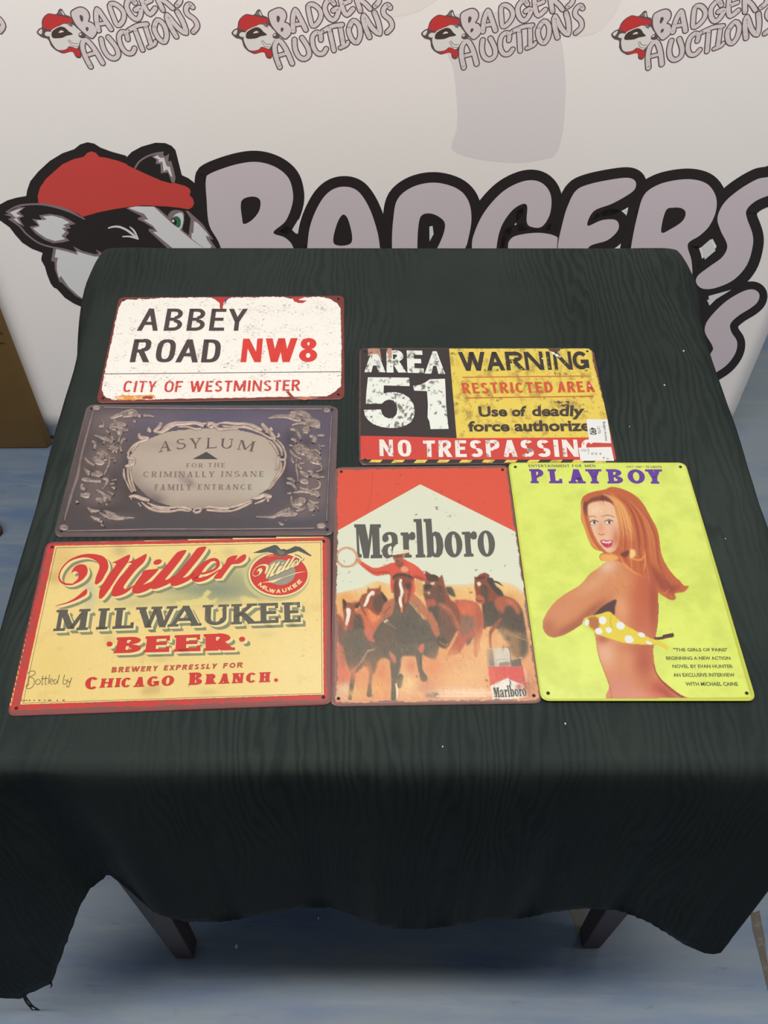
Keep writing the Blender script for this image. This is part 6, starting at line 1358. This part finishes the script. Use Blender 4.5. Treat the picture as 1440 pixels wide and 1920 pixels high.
for b_ in ((1140, 1062, 13, 10, (226, 190, 164), .9, -30), (1112, 1095, 26, 9, (220, 168, 124), .7, -32), (1050, 1150, 24, 7, (206, 140, 104), .7, -35), (1028, 1178, 10, 12, (172, 92, 62), .7), (1070, 1178, 30, 7, (156, 82, 54), .8, -25), (1110, 1145, 26, 6, (150, 78, 52), .7, -38), (1205, 1110, 18, 40, (186, 84, 54), .8), (1226, 1130, 8, 50, (160, 66, 46), .8), (1170, 1090, 12, 14, (214, 150, 90), .5),
           (1165, 1140, 10, 20, (224, 160, 116), .8, -15), (1200, 1165, 14, 18, (186, 88, 58), .6), (1135, 1225, 14, 20, (226, 178, 146), .85, -10), (1180, 1232, 8, 20, (214, 148, 108), .6), (1208, 1240, 14, 26, (170, 70, 50), .8), (1198, 1215, 20, 8, (180, 90, 60), .6), (1130, 1198, 8, 6, (170, 90, 60), .8), (1160, 1290, 18, 16, (206, 130, 120), .7), (1200, 1303, 30, 8, (216, 142, 124), .7), (1235, 1290, 16, 12, (190, 84, 58), .8), (1250, 1300, 18, 6, (164, 60, 48), .7, 35)):
    cv.blob(*b_)
cv.a = A_
cv.line(W2([(1015, 930, 8), (1060, 1035, 14), (1170, 1140, 22), (1290, 1222, 20)]), 3, (140, 44, 40), a=.8, soft=1.2); cv.line(W2([(1052, 330, 6), (1052, 540, 7), (1028, 700, 6)]), 1, (150, 60, 44), a=.7); cv.line(W2([(525, 700, 6), (550, 850, 8), (600, 990, 8), (650, 1130, 8), (662, 1225, 6)]), 1, (176, 84, 60), a=.7)
F(W2([(500, 520), (560, 455), (640, 400), (700, 380), (690, 440), (680, 510), (600, 505), (520, 540)]), (78, 46, 42), soft=1)
# plain yellow spotted band
F(W2([(425, 545), (470, 520), (560, 500), (640, 480), (700, 530), (780, 595), (880, 650), (990, 705), (1050, 722), (1120, 755), (1145, 785), (1120, 798), (1050, 760), (900, 757), (760, 742), (600, 692), (520, 662), (455, 600)]), (226, 206, 58), soft=.7)
F(W2([(460, 540), (520, 520), (560, 560), (540, 640), (480, 610)]), (176, 110, 50), soft=1.5)
for cx, cy, rx, ry in ((450, 575, 20, 30), (585, 555, 34, 34), (552, 645, 32, 28), (636, 636, 28, 24), (735, 600, 38, 32), (808, 714, 40, 32), (912, 676, 32, 20), (975, 744, 28, 12)):
    p = W2([(cx, cy)])[0]; cv.fill(ell(p[0], p[1], rx / 4.5, ry / 4.5, 20, 16), (230, 236, 240), soft=.6, sm=0)
cv.line(W2([(660, 505, 5), (650, 560, 8), (660, 620, 5)]), 1, (190, 160, 50), a=.8)
cv.line(W2([(1030, 705, 22), (1070, 705, 26), (1105, 700, 22)]), 4, (92, 50, 44)); cv.line(W2([(1105, 690, 34), (1170, 680, 38)]), 5, (84, 44, 40)); cv.line(W2([(1150, 660, 4), (1160, 620, 4), (1175, 660, 4), (1205, 630, 4), (1195, 690, 4)]), .8, (140, 130, 60))
# hair
HR = (190, 98, 56)
F(W1([(170, 350), (195, 250), (290, 195), (440, 165), (520, 135), (640, 158), (780, 228), (880, 330), (960, 470), (1030, 600), (1060, 720), (1080, 880), (1130, 1000), (1200, 1105), (1290, 1195), (1345, 1250), (1395, 1248), (1335, 1320), (1235, 1335), (1250, 1385), (1200, 1415), (1110, 1370), (1050, 1320), (1020, 1200), (960, 1085), (880, 1130), (760, 1070), (660, 1000), (560, 965), (400, 965), (385, 900), (430, 870), (330, 840), (270, 760), (220, 620), (175, 500)]), HR, soft=.8)
r_ = random.Random(11)
for k in range(46):
    t = r_.random(); c_ = r_.choice([(226, 152, 88), (236, 178, 106), (146, 62, 40), (128, 54, 38), (206, 116, 64), (168, 76, 46)])
    x0 = 470 + 330 * t; y0 = 190 + 150 * t * t
    pts = [(x0 - 60 + 40 * t, y0, 4), (x0 + 80 + 60 * t, y0 + 160, r_.uniform(6, 14)), (x0 + 150 + 90 * t, y0 + 400, r_.uniform(8, 18)), (x0 + 150 + 140 * t, y0 + 640 + 60 * t, r_.uniform(5, 12)), (x0 + 200 + 330 * t * t + r_.uniform(-40, 40), min(1330, y0 + 800 + 250 * t), 4)]
    cv.line(W1(pts), 1, c_, a=.5, soft=.8, solid=False)
for k in range(12):
    t = k / 11; cv.line(W1([(430 + 90 * t, 220 + 20 * t, 6), (560 + 90 * t, 340, 16), (600 + 130 * t, 520, 18), (620 + 170 * t, 740, 1)]), 1, ((244, 204, 130), (212, 130, 70), (238, 180, 106))[k % 3], a=.6, soft=1, solid=False)
F(W1([(200, 310), (250, 300), (290, 270), (420, 235), (500, 270), (540, 330), (440, 290), (300, 300), (250, 360), (245, 460), (210, 420), (190, 360)]), (96, 46, 44), soft=1.6, a=.85)
cv.line(W1([(200, 300, 10), (185, 420, 30), (225, 600, 40), (280, 740, 40), (370, 850, 20)]), 4, (226, 160, 84), a=.8, solid=False)
# simple face
F(W1([(255, 350), (320, 310), (450, 298), (540, 345), (575, 450), (600, 600), (600, 760), (560, 850), (490, 880), (430, 835), (350, 730), (300, 620), (262, 480)]), (232, 190, 156), soft=.9)
cv.blob(1060 + 340 / 6, 890 + 400 / 6, 9, 6, (240, 210, 180), .7); cv.blob(1060 + 500 / 6, 890 + 630 / 6, 9, 8, (232, 178, 158), .6); cv.blob(1060 + 570 / 6, 890 + 720 / 6, 6, 14, (190, 98, 64), .7); cv.blob(1060 + 400 / 6, 890 + 600 / 6, 5, 9, (216, 140, 104), .6)
for ex_, ey_ in ((322, 540), (488, 535)):
    p = W1([(ex_, ey_)])[0]; cv.fill(ell(p[0], p[1], 6.2, 3.4, 0, 16), (242, 238, 232), soft=.5, sm=0); cv.fill(ell(p[0] + 1, p[1] - .2, 2.8, 3.0, 0, 14), (70, 66, 66), soft=.5, sm=0); cv.line([(p[0] - 7.5, p[1] - 1), (p[0], p[1] - 4.4), (p[0] + 7.5, p[1] - 2)], 1.8, (62, 44, 42)); cv.line([(p[0] - 6, p[1] + 2.6), (p[0], p[1] + 4), (p[0] + 6, p[1] + 2.2)], .8, (120, 80, 66), a=.7)
cv.line(W1([(260, 478, 6), (310, 465, 9), (350, 480, 5)]), 1, (140, 88, 58), a=.8); cv.line(W1([(410, 470, 6), (480, 455, 10), (550, 475, 5)]), 1, (120, 70, 48), a=.8)
cv.line(W1([(375, 665, 9), (400, 678, 10), (440, 668, 9)]), 1, (168, 84, 60), a=.85)
F(W1([(395, 742), (440, 735), (480, 742), (530, 738), (525, 790), (490, 820), (440, 812), (410, 780)]), (190, 48, 80), soft=.7); F(W1([(410, 748), (470, 752), (520, 748), (500, 770), (430, 768)]), (240, 230, 226), soft=.6)
F(W1([(400, 900), (520, 890), (600, 930), (560, 968), (405, 968)]), (236, 178, 96), soft=1.5, a=.9)
F(W1([(620, 890), (720, 850), (720, 900), (660, 930)]), (110, 44, 36), soft=1.2, a=.9); F(W1([(730, 840), (780, 850), (790, 910), (740, 945), (720, 900)]), (246, 216, 140), soft=1.4, a=.9)
for L_ in ([(610, 900, 6), (660, 1000, 20), (760, 1090, 20), (860, 1140, 6)], [(730, 940, 10), (840, 960, 26), (900, 900, 14)], [(890, 850, 8), (900, 980, 18), (880, 1080, 8)]): cv.line(W1(L_), 2, (228, 150, 84), a=.8)
F(W1([(960, 1000), (1060, 1100), (1200, 1240), (1300, 1240), (1200, 1330), (1080, 1290), (1010, 1180)]), (140, 58, 42), soft=3, a=.7); cv.line(W1([(1060, 1330, 8), (1120, 1335, 16), (1165, 1290, 8)]), 2, (214, 120, 76), a=.8)
brush(cv, 160, (1090, 915, 1290, 1120), 26, 9, 12, 1.4, 1.15)
cv.grain(2.0, 8)
cv.build('woman_picture', s6.S, s6.root, 4, pmat((6, 6, 6), (), rough=.32, vcol=True), thr=.5, inside=s6.inside(.0010, .009))
s6.hole_marks()
